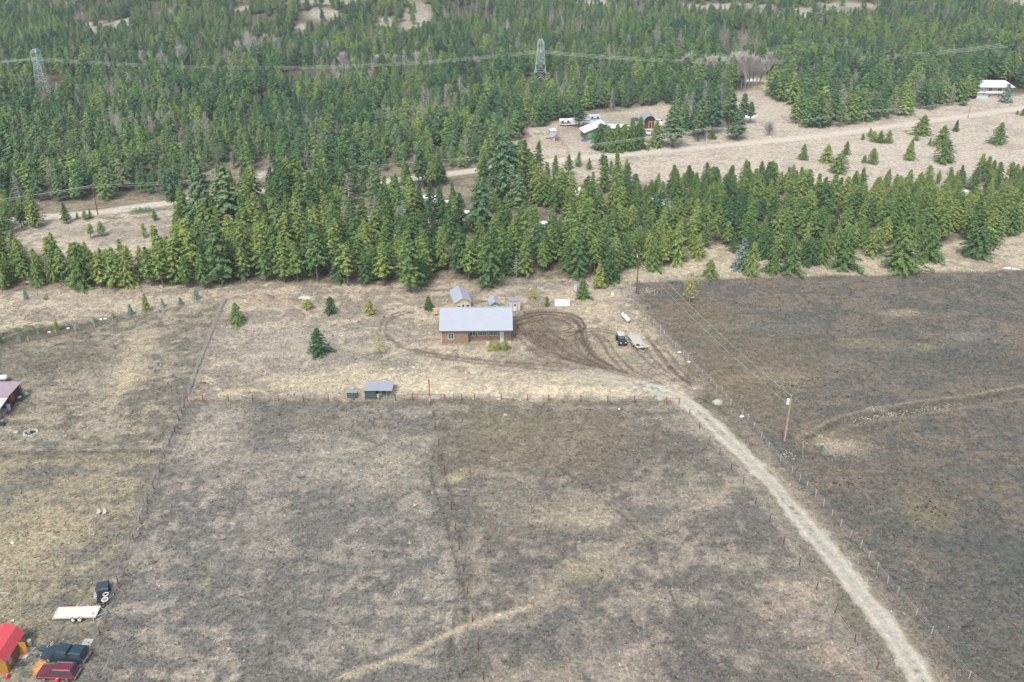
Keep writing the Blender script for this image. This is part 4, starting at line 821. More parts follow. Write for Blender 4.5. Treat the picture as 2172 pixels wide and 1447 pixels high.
def gable_roof(mb, x0, x1, y0, y1, ze, zr, t=.12, axis_='y', ov=0, ribs=.45):
    """roof with ridge along y or x"""
    if axis_ == 'y':
        c = (x0+x1)/2
        mb.slab((x0, y0, ze), (c, y0, zr), (c, y1, zr), (x0, y1, ze), t); mb.slab((c, y0, zr), (x1, y0, ze), (x1, y1, ze), (c, y1, zr), t)
        n = int((y1-y0)/ribs)
        for i in range(n+1):
            y = y0+.02+(y1-y0-.04)*i/max(n, 1)
            for a, b in (((x0, ze), (c, zr)), ((x1, ze), (c, zr))): mb.slab((a[0], y-.015, a[1]+.03), (b[0], y-.015, b[1]+.03), (b[0], y+.015, b[1]+.03), (a[0], y+.015, a[1]+.03), .04)
        mb.box(c-.12, c+.12, y0-.01, y1+.01, zr-.02, zr+.05)
    else:
        c = (y0+y1)/2
        mb.slab((x0, y0, ze), (x1, y0, ze), (x1, c, zr), (x0, c, zr), t); mb.slab((x0, c, zr), (x1, c, zr), (x1, y1, ze), (x0, y1, ze), t)
        n = int((x1-x0)/ribs)
        for i in range(n+1):
            x = x0+.02+(x1-x0-.04)*i/max(n, 1)
            for a, b in (((y0, ze), (c, zr)), ((y1, ze), (c, zr))): mb.slab((x-.018, a[0], a[1]+.03), (x+.018, a[0], a[1]+.03), (x+.018, b[0], b[1]+.03), (x-.018, b[0], b[1]+.03), .04)
        mb.box(x0-.01, x1+.01, c-.14, c+.14, zr-.02, zr+.06)
    return mb

# ------------------------------------------------------------------ brown house
p = P(938, 729); W = 14.15
h = empty('house', (p.x, p.y, 0), R(1.2), 'long brown single-storey house under a wide grey metal roof', 'house')
LW = 5.45
MB().box(0, LW, 0, 1.3, 0, 3.0).box(0, W, 1.303, 10.2, 0, 3.0).build('wall', m_brown, h)
gw = MB()
for xx in (.0, W-.18): gw.prism([(0, 0), (9.9, 0), (4.95, 2.6)], 0, .18, Matrix(((0, 1, 0, xx), (1, 0, 0, .15), (0, 0, 1, 3.0), (0, 0, 0, 1))))
gw.build('gable', m_brown, h)
rf = gable_roof(MB(), -.55, W+.45, -.45, 10.75, 3.12, 5.85, .14, 'x').build('roof', m_roof, h)
MB().box(-.55, W+.45, -.56, -.46, 2.93, 3.1).build('gutter', mat('dark_trim', A(96, 104, 116), .6), h)
MB().box(-.09, -.003, -.09, .12, 0, 2.95).build('corner_board', m_lgrey, h)
window(h, 1.25, 2.45, 1.0, 2.45, 0, 2)
window(h, LW+.2, LW+1.4, 1.05, 2.5, 1.3, 2); window(h, LW+1.9, LW+3.75, 1.05, 2.5, 1.3, 4, 3); window(h, LW+4.2, LW+5.95, 1.05, 2.5, 1.3, 4, 3)
door(h, LW+6.45, LW+7.35, .62, 2.66, 1.3, (LW+6.62, LW+7.15, 2.2, 2.5))
st = MB()
for k in range(3): st.box(LW+6.5, LW+7.3, .25+.32*k-.003*k, 1.2, .2*k+.003, .2*k+.2)
st.build('steps', m_conc, h)
for xx in (LW+4.0, W-.2):
    o = MB().box(xx-.09, xx+.09, -.2, -.02, .42, 2.98).build('porch_post', m_orange, h); MB().box(xx-.3, xx+.3, -.42, .2, 0, .42).build('post_footing', m_conc, o, bevel=.03)
MB().box(LW+.01, W+.1, -.19, -.03, 2.99, 3.05).build('porch_beam', m_orange, h)
MB().cyl((10.2, 7.5, 4.9), (10.2, 7.5, 5.9), .1).build('vent_pipe', m_alu, h)

# ------------------------------------------------------------------ sheds
e = empty('shed', (-10.8, 188.9, 0), R(12), 'cream shed with a ridged grey metal roof behind the brown house', 'shed')
MB().prism([(-1.72, 0), (1.72, 0), (1.72, 2.25), (0, 3.1), (-1.72, 2.25)], 0, 6.6).build('wall', m_cream, e)
gable_roof(MB(), -2.0, 2.0, -.25, 6.9, 2.3, 3.38, .1, 'y').build('roof', m_roof, e)
window(e, -1.35, -.55, 1.05, 1.75, 0, 1); window(e, .65, 1.45, 1.05, 1.75, 0, 1); door(e, -.4, .45, .1, 1.95, 0, (-.2, .25, 1.2, 1.8))
e = empty('shed', (-3.75, 188.3, 0), R(10), 'small mint green shed with a grey metal roof right of the cream shed', 'shed')
MB().prism([(-1.0, 0), (1.0, 0), (1.0, 2.0), (0, 2.62), (-1.0, 2.0)], 0, 3.2).build('wall', m_green, e)
gable_roof(MB(), -1.25, 1.25, -.3, 3.5, 2.05, 2.82, .08, 'y').build('roof', m_roof, e)
window(e, -.35, .35, 1.1, 1.85, 0, 1)
e = empty('shed', (.55, 189.3, 0), R(1), 'small pale grey garden shed with a white door and orange door frame', 'shed')
MB().rings([(-1.25, 1.25, 0, 1.9, .05), (-1.25, 1.25, 0, 1.9, 2.1), (-1.25, 1.25, .003, 1.9, 2.35)]).build('wall', m_lgrey, e)
MB().slab((-1.36, -.12, 2.5), (1.36, -.12, 2.5), (1.36, 2.0, 2.42), (-1.36, 2.0, 2.42), .1).build('roof', m_shin, e)
door(e, -.28, .5, .08, 2.0, 0, (-.08, .3, 1.2, 1.75), m_orange)
e = empty('livestock_shelter', (-27.2, 150.8, 0), 0, 'dark green open-fronted animal shelter with a grey metal roof', 'shelter')
MB().add([(x, y, z) for x in (.06, 2.0) for y, z in ((.02, 0), (3.6, 0), (3.6, 1.58), (.02, 1.98))], [(0, 1, 2, 3), (7, 6, 5, 4), (0, 4, 5, 1), (1, 5, 6, 2), (2, 6, 7, 3), (3, 7, 4, 0)]).build('wall', m_dgreen, e)
MB().box(.0, .09, -.09, 0, 0, 1.95).box(2.0, 2.1, -.07, .02, 0, 1.93).build('corner_post', mat('near_black_trim', A(50, 62, 62), .7), e)
r_ = MB().slab((-.12, -.3, 2.1), (5.1, -.3, 2.1), (5.1, 4.15, 1.62), (-.12, 4.15, 1.62), .07)
for k in range(14): xx = -.05+5.05*k/13; r_.slab((xx-.015, -.3, 2.13), (xx+.015, -.3, 2.13), (xx+.015, 4.15, 1.65), (xx-.015, 4.15, 1.65), .03)
r_.build('roof', m_roof, e)
for xx in (3.1, 4.1, 4.95): MB().box(xx-.05, xx+.05, 0, .1, 0, 1.95).build('post', m_postg, e)
for xx in (3.1, 4.95): MB().box(xx-.05, xx+.05, 3.6, 3.7, 0, 1.62).build('post', m_postg, e)
MB().box(2.1, 4.95, .02, .06, 1.84, 1.94).box(3.1, 4.95, 3.62, 3.67, .9, .98).build('rail', m_postg, e)
o = MB().rings([(2.2, 2.75, .3, .9, .2), (2.1, 2.8, .2, 1.0, .85)]).build('feed_trough', m_white); o.location = e.location; tag(o, 'white feed trough standing in the open half of the green shelter', 'trough')
p = P(736.5, 845)
e = empty('feed_box', (p.x, p.y, 0), 0, 'low dark green box with a pale lid left of the animal shelter', 'storage box')
MB().box(0, 1.86, 0, 1.0, 0, 1.15).build('body', m_dgreen, e); MB().slab((-.05, -.06, 1.24), (1.91, -.06, 1.24), (1.91, 1.1, 1.2), (-.05, 1.1, 1.2), .06).build('lid', m_shin, e)
# white slab, grey box, propane tank, well box
p = P(1177, 650)
e = empty('white_slab', (p.x, p.y, 0), R(-1), 'flat white slab lying on the grass right of the garden shed', 'slab')
MB().box(0, 3.4, 0, 3.7, 0, .16).build('slab', m_white, e, bevel=.03); MB().box(.3, .6, 3.1, 3.35, .16, .24).box(2.6, 2.9, 3.0, 3.3, .16, .26).build('weight', m_rock, e)
p = P(1220, 620); e = empty('utility_cabinet', (p.x, p.y, 0), 0, 'upright pale grey cabinet half behind the rounded dark pine', 'cabinet')
MB().box(-.38, .38, 0, .7, 0, 2.0).build('cabinet', m_alu, e, bevel=.04); MB().box(-.33, .33, -.03, -.004, .3, 1.9).build('door', m_lgrey, e)
def tank(u0, v0, u1, v1, lb, L=None, r=.5):
    a = P(u0, v0); b = P(u1, v1); c = (a+b)/2; d_ = b-a; L = L or d_.length
    e = empty('propane_tank', (c.x, c.y, 0), math.atan2(d_.y, d_.x), lb, 'gas tank')
    m = Matrix.Translation((0, 0, .3+r)) @ Matrix.Rotation(R(90), 4, 'Y'); h2 = L/2
    MB().lathe([(.02, -h2), (r*.55, -h2+.06), (r*.86, -h2+.2), (r, -h2+.42), (r, h2-.42), (r*.86, h2-.2), (r*.55, h2-.06), (.02, h2)], 18, m).build('tank', m_white, e, smooth=True)
    for q in (-1, 1): MB().box(q*h2*.55-.08, q*h2*.55+.08, -.35, .35, 0, .4).build('saddle', m_alu, e)
    MB().cyl((-h2*.35, 0, .3+2*r-.05), (-h2*.35, 0, .3+2*r+.22), .2, .17, 12).build('valve_dome', mat('blue_grey_cap', A(110, 140, 150), .5), e)
tank(1319.5, 672, 1333.5, 687, 'white propane tank lying on the yard beside the right-hand fence')
tank(-14, 810, 11, 809, 'white tank behind the mauve roofed building, cut by the left photo edge', 3.6, .55)
p = P(1299, 629); o = MB().rings([(-.5, .5, -.4, .4, 0), (-.45, .45, -.36, .36, .7), (-.3, .3, -.2, .2, .95)]).build('well_cover', m_tan, None, bevel=.08, loc=p); tag(o, 'tan rounded well cover near the top of the right-hand fence', 'cover')
p = P(1302, 623); o = MB().box(-.5, .5, -.4, .4, 0, .6).build('utility_box', m_rockg, None, bevel=.05, loc=p); tag(o, 'pale green utility box behind the tan well cover', 'utility box')
p = P(1738, 960); e = empty('well_pipe', (p.x, p.y, 0), R(10), 'pale green well pipe with a box top standing by the ditch', 'well pipe')
MB().cyl((0, 0, 0), (.12, 0, 1.4), .1, .09).build('pipe', m_postg, e); MB().box(.25, .55, -.1, .2, 0, 1.5).build('post', m_postg, e); MB().box(-.1, .65, -.15, .25, 1.5, 1.62).build('cap', m_rockg, e)
p = P(1703, 972); o = MB().cyl((0, 0, 0), (-.35, 0, 2.7), .05, .045, 6).build('marker_pole', m_yellow, None, loc=p); tag(o, 'slanting yellow marker pole beside the service pole', 'pole')

# ------------------------------------------------------------------ left edge buildings
e = empty('outbuilding', (-91.0, 147.3, 0), 0, 'low building with a mauve metal roof and barrels, cut by the left photo edge', 'building')
MB().box(-9, -.35, .2, 4.6, 0, 2.55).build('wall', mat('dark_boards', A(92, 66, 54), .8, 0, .2), e)
MB().box(-.34, -.28, .9, 2.2, .9, 2.2).build('door', m_orange, e)
MB().slab((-10, -.2, 2.75), (0, -.2, 2.75), (.2, 4.9, 3.05), (-10, 4.9, 3.05), .12).build('roof', m_mauve, e)
MB().slab((-10, -3.4, 2.15), (-.05, -3.4, 2.15), (-.05, -.24, 2.6), (-10, -.24, 2.6), .1).build('porch_roof', m_lgrey, e)
MB().box(-9, -.6, -3.2, -.1, 0, .3).build('deck', m_plank, e)
for y_ in (-3.2, .1, 2.4, 4.5): MB().box(-.22, -.08, y_, y_+.14, 0, 2.5 if y_ > -1 else 2.1).build('post', m_woodd, e)
MB().slab((-6, -9.2, .1), (-2.2, -9.2, .1), (-.25, -3.5, 1.9), (-6, -3.5, 1.9), .1).build('ramp_roof', m_mauve, e)
def barrel(u, v, r, hh_, m, lb, lid=None, cat='barrel'):
    p = P(u, v); e = empty(cat, (p.x, p.y, 0), 0, lb, cat)
    MB().lathe([(r*.9, 0), (r, .05), (r*1.04, hh_*.33), (r, hh_*.5), (r*1.04, hh_*.67), (r, hh_-.04), (r*.92, hh_)], 14).build('body', m, e, smooth=False)
    MB().cyl((0, 0, hh_), (0, 0, hh_+.07), r*1.02, r*.95, 14).build('lid', lid or m, e)
barrel(19.5, 870, .36, 1.15, m_lgrey, 'white bin with a white lid at the porch corner of the mauve roofed building', m_white)
barrel(20, 857, .3, .9, m_blue, 'small blue barrel just behind the white bin', None)
barrel(27, 854, .3, .9, mat('violet_plastic', A(74, 80, 170), .4), 'violet blue barrel in the row by the mauve roofed building', None)
barrel(34, 846, .34, .9, m_blue, 'bright blue barrel furthest back in the row by the building', m_blue)
barrel(37, 850, .4, .7, m_dgreen, 'dark tub with a white lid right of the blue barrels, left one of two', m_white)
barrel(43, 849, .4, .7, m_dgreen, 'dark tub with a white lid, outermost of the row by the building', m_white)
p = P(41, 836); o = MB().cyl((0, 0, 0), (0, 0, .25), .42, .4, 14).build('wash_tub', m_white, None, loc=p); tag(o, 'white round tub by the back corner of the mauve roofed building', 'tub')
p = P(56.5, 836); o = MB().cyl((0, 0, 0), (0, 0, .22), .4, .36, 14).build('wash_tub', m_white, None, loc=p); tag(o, 'white round tub lying alone on the grass right of the building', 'tub')
p = P(5, 903); o = MB().rings([(-1.2, .5, -.3, .4, 0), (-1.0, .4, -.2, .3, .7)]).build('garden_cart', m_teal, None, bevel=.05, loc=p); tag(o, 'dark cart at the left photo edge below the porch', 'cart')

# red gambrel shed bottom left
e = empty('barn_shed', (-63.75, 84.7, 0), 0, 'yellow shed with a bright red gambrel roof in the bottom left corner', 'shed')
prof = [(-1.95, 0), (1.95, 0), (1.95, 2.05), (1.25, 2.95), (0, 3.45), (-1.25, 2.95), (-1.95, 2.05)]
MB().prism(prof, 0, 4.7).build('wall', m_yel, e)
rr_ = MB(); ol = [(2.12, 1.98), (1.3, 3.05), (0, 3.58), (-1.3, 3.05), (-2.12, 1.98)]
for a, b in zip(ol[:-1], ol[1:]): rr_.slab((a[0], -.2, a[1]), (b[0], -.2, b[1]), (b[0], 4.9, b[1]), (a[0], 4.9, a[1]), .08)
rr_.build('roof', m_red, e)
window(e, .5, 1.1, .95, 1.75, 1.95, 2, 2, 1, 'x'); window(e, 3.4, 4.0, .95, 1.75, 1.95, 2, 2, 1, 'x')
MB().box(1.955, 2.0, 1.6, 2.95, .1, 1.9).build('door', m_orange, e)
MB().slab((1.99, 2.95, .12), (3.0, 2.95, .12), (3.0, 3.0, 2.1), (1.99, 3.0, 2.1), .05).build('door', m_yel, e)
p = P(51, 1388); o = MB().slab((-1.0, -.8, .14), (.6, -.8, .14), (1.1, 1.1, .14), (-.4, 1.1, .14), .12).build('concrete_pad', m_conc, None, loc=p); tag(o, 'pale concrete slab outside the yellow shed door', 'slab')
p = P(64, 1369); e = empty('bucket_bin', (p.x, p.y, 0), 0, 'tan barrel with a grey top standing beside the open shed door', 'barrel')
MB().lathe([(.26, 0), (.3, .1), (.3, .8), (.27, .85)], 12).build('body', m_tan, e); MB().cyl((0, 0, .85), (0, 0, .9), .3, .28, 12).build('lid', m_lgrey, e)
p = P(32, 1405); pl = MB()
for k in range(4): pl.slab((-.9+.28*k, -.3, .05), (-.72+.28*k, -.3, .05), (-1.1+.28*k, .9, 1.3-.1*k), (-1.28+.28*k, .9, 1.3-.1*k), .04)
o = pl.build('leaning_planks', m_ply, None, loc=p+Vector((0, 0, 0))); tag(o, 'loose boards leaning beside the yellow shed door', 'planks')
p = P(42, 1416); e = empty('bicycle', (p.x, p.y, 0), R(25), 'old blue bicycle leaning among the junk by the yellow shed', 'bicycle')
for q in (-.5, .55):
    tw = MB(); 
    for k in range(16): a = k*math.pi/8; tw.cyl((q+.32*math.cos(a), 0, .33+.32*math.sin(a)), (q+.32*math.cos(a+math.pi/8), 0, .33+.32*math.sin(a+math.pi/8)), .03, .03, 4, False)
    tw.build('wheel', m_black, e)
MB().tube([(-.5, 0, .33), (-.1, 0, .35), (.35, 0, .8), (-.2, 0, .8), (-.5, 0, .33)], .03).tube([(.35, 0, .8), (.4, 0, .95), (.55, 0, .33)], .03).tube([(-.1, 0, .35), (-.22, 0, .95)], .03).build('frame', m_blue, e)
MB().tube([(.38, -.28, 1.0), (.4, 0, .97), (.38, .28, 1.0)], .02).build('handlebar', m_chr, e); MB().rings([(-.36, -.08, -.08, .08, .95), (-.36, -.1, -.06, .06, 1.0)]).build('saddle', m_black, e)
for u_, v_, r_, lb in ((15.5, 1438, .32, 'red ball-shaped drum below the yellow shed'), (122, 1446, .3, 'red gas can in front of the maroon car')):
    p = P(u_, v_); e = empty('fuel_can', (p.x, p.y, 0), 0, lb, 'can'); MB().lathe([(r_*.6, 0), (r_, r_*.5), (r_, r_*1.2), (r_*.5, r_*1.8)], 12).build('body', m_redp, e, smooth=True); MB().cyl((0, 0, r_*1.7), (.2, 0, r_*2.2), .05, .04, 6).build('spout', m_white, e)
def pallet(u, v, w_, d_, lb, rz=0, m=None, hh_=.14, n=6):
    p = P(u, v); e = empty('pallet', (p.x, p.y, 0), rz, lb, 'pallet'); q = MB()
    for k in range(n): y_ = -d_/2+d_*k/n; q.box(-w_/2, w_/2, y_, y_+d_/n*.72, hh_-.03, hh_)
    q.build('deck_boards', m or m_plank, e); q = MB()
    for x_ in (-w_/2, -.05, w_/2-.1): q.box(x_, x_+.1, -d_/2, d_/2, 0, hh_-.033)
    q.build('runners', m or m_plank, e)
pallet(186.5, 1363, 1.15, 1.1, 'grey pallet lying right of the dark pickup', R(-3))
pallet(1004, 792, 1.2, 1.0, 'small grey pallet lying on the straw bank above the red frame gate', R(20))
# pale plastic chairs at left
p = P(216, 1092); 
for k, dx in enumerate((-.45, .45)):
    e = empty('chair', (p.x+dx, p.y, 0), R(10*k-5), ('left' if k == 0 else 'right')+' one of two pale plastic chairs standing together on the left pasture', 'chair', 'pale plastic chairs')
    MB().box(-.25, .25, -.25, .25, .4, .45).build('seat', m_lgrey, e); MB().box(-.25, .25, .22, .27, .45, .95).build('backrest', m_lgrey, e)
    for a in (-.22, .19):
        for b in (-.22, .19): MB().box(a, a+.03, b, b+.03, 0, .4).build('leg', m_lgrey, e)
# ring-shaped fire pit and green lump
p = P(65.5, 919); e = empty('fire_pit', (p.x, p.y, 0), R(8), 'ring of pale stones round a fire pit on the left pasture', 'fire pit')
q = MB()
for k in range(16): a = k*math.pi/8; q.cyl((1.1*math.cos(a), 1.0*math.sin(a), 0), (1.1*math.cos(a)+.03, 1.0*math.sin(a), .22+.06*(k % 3)), .25, .17, 6)
q.build('stone_ring', m_rock, e); MB().cyl((0, 0, 0), (0, 0, .05), .8, .75, 12).build('ash', m_black, e); MB().cyl((-.3, -.1, .05), (-.25, -.1, .35), .25, .22, 10).build('bucket', m_alu, e)
p = P(3, 1268); o = MB().cyl((-1.8, -1.0, .06), (-.2, -1, .06), .05).cyl((-.2, -1, .06), (.75, .85, .06), .05).cyl((.75, .85, .06), (-1.8, .9, .06), .05).build('planting_border', m_plank, None, loc=p); tag(o, 'pale wooden ground frame at the left photo edge above the red shed', 'frame')
def icorock(name, u, v, a, b, c, m, lb, cat='rock', seed=0, grp=None):
    import bmesh
    bm = bmesh.new(); bmesh.ops.create_icosphere(bm, subdivisions=2, radius=1); r = random.Random(seed or u)
    for w_ in bm.verts: w_.co *= .82+.36*r.random(); w_.co = Vector((w_.co.x*a, w_.co.y*b, w_.co.z*c))
    me = bpy.data.meshes.new(name); bm.to_mesh(me); bm.free(); me.materials.append(m)
    o = bpy.data.objects.new(name, me); p = P(u, v); o.location = (p.x, p.y, c*.25); C.objects.link(o); return tag(o, lb, cat, grp)
icorock('boulder', 35, 919, .5, .4, .4, m_rockg, 'green-grey boulder left of the fire pit')
icorock('boulder', 1522, 856, 1.0, .8, .75, m_rockg, 'large pale boulder on the right verge where the driveway bends')
icorock('boulder', 1400, 847, .75, .6, .5, m_rockg, 'green-grey boulder left of the driveway entrance brace')
icorock('boulder', 1287, 850, .35, .3, .3, m_rock, 'small pale rock lying left of a rusty post by the driveway')
icorock('boulder', 925, 845, .95, .5, .4, m_rockg, 'long pale boulder under the right half of the red frame gate')
icorock('boulder', 897, 844, .6, .4, .35, m_rockg, 'pale boulder under the left half of the red frame gate')
icorock('boulder', 911, 877, .4, .3, .3, m_rockg, 'small pale rock left of the first post in the centre fence')
icorock('boulder', 1072, 881, .45, .3, .25, m_rockg, 'flat pale rock in the middle field right of the centre fence')
icorock('boulder', 1313, 868, .2, .2, .15, m_white, 'small white stone below the driveway boulders')
icorock('boulder', 1441, 748, .5, .25, .2, m_white, 'white wrapped bundle at the upper right-hand fence', 'bundle')
icorock('boulder', 1461, 768, .45, .2, .15, m_white, 'white lump lower along the right-hand fence', 'bundle')
icorock('boulder', 1574, 884, .45, .25, .2, m_white, 'white lump on the fence right of the driveway bend', 'bundle')
icorock('boulder', 223, 677, .45, .3, .25, m_white, 'left white rock by the diagonal wire fence', 'rock')
icorock('boulder', 214, 678, .35, .25, .25, m_white, 'right white rock by the diagonal wire fence', 'rock')
icorock('boulder', 145, 697, .4, .3, .2, m_white, 'white rock right of the small pointed pine', 'rock')
icorock('boulder', 105, 705, .35, .25, .2, m_white, 'white rock left of the small pointed pine', 'rock')
icorock('boulder', 1284, 660, .5, .3, .25, m_rock, 'pale rock left of the propane tank', 'rock')
icorock('boulder', 1312, 663, .3, .3, .2, m_rock, 'little rock just above the propane tank', 'rock')
icorock('boulder', 1349, 674, .3, .25, .15, m_tan, 'pale round stone right of the propane tank', 'rock')
icorock('boulder', 1204, 618, .5, .3, .25, m_tan, 'tan rock left of the upright grey cabinet', 'rock')
icorock('boulder', 876, 780, .5, .35, .2, m_rock, 'pale chunk at the right end of the rubble strip', 'rock')
icorock('boulder', 829, 784, .6, .35, .2, m_tan, 'tan chunk at the left end of the rubble strip', 'rock')
icorock('boulder', 1006, 847, .35, .3, .3, m_tan, 'yellowish clump round the foot of a rusty post right of the gate panels', 'rock')
icorock('boulder', 1058, 847, .45, .3, .2, m_tan, 'yellowish lump left of the second post right of the gate panels', 'rock')
# loose stones nobody could count
def stones(name, lb, spots, m, sz=(.08, .22)):
    import bmesh
    r = np.random.default_rng(5); V = []; Fc = []; base = np.array([(1, 0, 0), (-.5, .87, 0), (-.5, -.87, 0), (.1, .1, .9), (.3, -.4, .5)])
    tri = np.array([(0, 1, 3), (1, 2, 3), (2, 4, 3), (4, 0, 3), (0, 4, 2), (0, 2, 1)])
    for u, v, wu, wv, n in spots:
        for k in range(n):
            p = P(u+r.normal(0, wu*.45), v+r.normal(0, wv*.45)); s = r.uniform(*sz)*(1.0+.8*(r.random() < .1)); a = r.random()*6.28
            q = base*s*[1, .8, .8]; c, s_ = math.cos(a), math.sin(a); q = np.column_stack([q[:, 0]*c-q[:, 1]*s_, q[:, 0]*s_+q[:, 1]*c, q[:, 2]])+[p.x, p.y, 0.0]
            Fc.append(tri+5*len(V)); V.append(q)
    o = bpy.data.objects.new(name, npmesh(name, np.vstack(V), np.vstack(Fc), m)); C.objects.link(o); tag(o, lb, 'stones', kind='stuff')
ditch = [(1800+ (i*30), 893-i*4.6, 22, 5, 14) for i in range(9)]
stones('cobbles', 'pale cobbles scattered along the ditch and round the poles on the right field', [(1350, 612, 26, 9, 150), (1375, 618, 30, 8, 90), (1335, 612, 20, 10, 60), (1890, 878, 22, 8, 70), (1860, 868, 30, 7, 50), (1845, 890, 22, 5, 30), (1668, 965, 22, 10, 60), (1800, 962, 50, 16, 60), (1700, 940, 16, 8, 20), (1740, 925, 10, 5, 20), (1960, 868, 60, 5, 30)]+ditch, m_rock, (.07, .17))
stones('field_stones', 'small pale stones dotted over the pastures', [(1086, 1150, 500, 260, 420), (1950, 1250, 170, 160, 420), (1500, 870, 60, 40, 30), (1900, 800, 240, 130, 90), (150, 1150, 150, 180, 70), (390, 1038, 22, 16, 50), (650, 860, 70, 6, 50), (1100, 870, 180, 12, 60), (870, 872, 30, 8, 12), (1320, 628, 40, 14, 60), (1700, 1080, 40, 90, 60), (1850, 1300, 50, 90, 60)], m_rock, (.03, .075))
stones('rubble', 'strip of pale rubble and debris on the yard above the animal shelter', [(855, 782, 26, 4, 60), (850, 770, 22, 3, 16), (1295, 665, 22, 6, 50), (700, 640, 0, 0, 1), (900, 612, 60, 3, 60), (1120, 612, 70, 5, 80), (1050, 618, 40, 4, 30), (560, 618, 120, 4, 60)], m_rock, (.1, .26))
def clods(name, lb, spots, m):
    stones(name, lb, spots, m, (.12, .3))
clods('dung', 'dark droppings and clods dotted over the right field', [(1700, 815, 60, 14, 34), (1800, 1025, 40, 10, 30), (1970, 1080, 40, 30, 30), (1950, 1140, 30, 10, 10)], mat('dark_clod', A(84, 74, 66), .9))
# dirt mounds
def mound(u, v, a, b, c, lb, m=m_earth, seed=1):
    p = P(u, v); n = 26; r = np.random.default_rng(seed); gx_, gy_ = np.meshgrid(np.linspace(-1.3, 1.3, n), np.linspace(-1.3, 1.3, n)); q = gx_**2+gy_**2
    z_ = np.maximum(np.exp(-q*2.0)-.12, 0)*c*(1+.5*(fbm(gx_.ravel()+seed, gy_.ravel(), .5, 3, 1)-.5)).reshape(q.shape)+r.normal(0, .03, q.shape)*c*(q < .9)-.04
    i_ = (np.arange(n-1)[:, None]*n+np.arange(n-1)[None]).ravel()
    me = npmesh('dirt_mound', np.column_stack([gx_.ravel()*a, gy_.ravel()*b, z_.ravel()]), np.column_stack([i_, i_+1, i_+n+1, i_+n]), m)
    o = bpy.data.objects.new('dirt_mound', me); o.location = p; C.objects.link(o); tag(o, lb, 'dirt mound')
mound(558, 636, 3.0, 2.6, 1.7, 'largest grey dirt mound with a pointed top behind the yard', seed=3)
mound(545, 643, 2.2, 1.6, 1.1, 'lower front lobe of dirt left of the largest mound', seed=4)
mound(610, 641, 3.2, 2.4, 1.2, 'rounded dirt mound right of the largest one', seed=5)
mound(528, 630, 1.6, 1.4, .7, 'small dirt heap at the left of the mounds', seed=6)
mound(648, 631, 1.8, 1.2, .6, 'low heap of pale rubble right of the dirt mounds', m_rock, 7)
mound(518, 646, 1.0, .8, .5, 'tiny clod of dug earth left below the mounds', seed=8)
# brush piles
def brush(u, v, a, b, n, zmax, m, lb, rz=0, name='brush_pile', th=.035, L=1.6):
    p = PG(u, v); r = np.random.default_rng(int(u)); q = MB()
    for k in range(n):
        x_, y_ = r.normal(0, a*.42), r.normal(0, b*.42); z_ = abs(r.normal(0, zmax*.5)); t = r.normal(0, .5)+(0 if r.random() < .7 else 1.3); l = L*(.4+r.random())
        d_ = Vector((math.cos(t)*l, math.sin(t)*l*.7, r.normal(0, .25)*l)); q.cyl((x_, y_, z_+.05), Vector((x_, y_, z_+.05))+d_, th*(.6+r.random()), th*.4, 4, False)
    o = q.build(name, m, None, loc=p); o.rotation_euler.z = rz; return tag(o, lb, name.replace('_', ' '))
brush(1098, 604, 9, 1.6, 90, .7, BARKG, 'long pile of bare grey branches behind the sheds', R(2))
brush(1011, 642, 2.0, 1.4, 70, .5, BARKG, 'round pile of cut grey wood between the cream and mint sheds', 0, 'wood_pile', .05, .8)
brush(300, 450, 4.5, 2.5, 120, 1.2, LM['fir'], 'dark brush heap beside the gravel road left of the belt', 0, 'brush_pile', .06, 1.6)
brush(235, 464, 5, 1.0, 24, .4, BARKG, 'fallen log with root plate below the gravel road', 0, 'fallen_log', .09, 3)
brush(65, 697, 7, 2.0, 90, .25, LM['fir'], 'flat heap of dark green cut branches near the left edge', R(8), 'brush_pile', .05, 1.0)
brush(730, 470, 3, 1.4, 20, .5, BARKG, 'fallen grey branches inside the belt', 0, 'fallen_branches', .05, 2.5)
brush(905, 650, 1.2, .8, 12, .8, m_ply, 'heap of tan boards leaning at the left end of the brown house', 0, 'lumber_pile', .08, 1.6)
e = empty('plank_rack', tuple(P(924, 670)), R(5), 'yellow board rack on thin legs at the left end of the brown house', 'rack')
for k, z_ in enumerate((.7, 1.3, 1.75)): MB().box(-.6, .5, -.3, .1, z_, z_+.07).build('shelf', m_ply, e)
for x_ in (-.5, .4): MB().box(x_, x_+.07, -.1, -.03, 0, 1.75).build('leg', m_woodd, e)
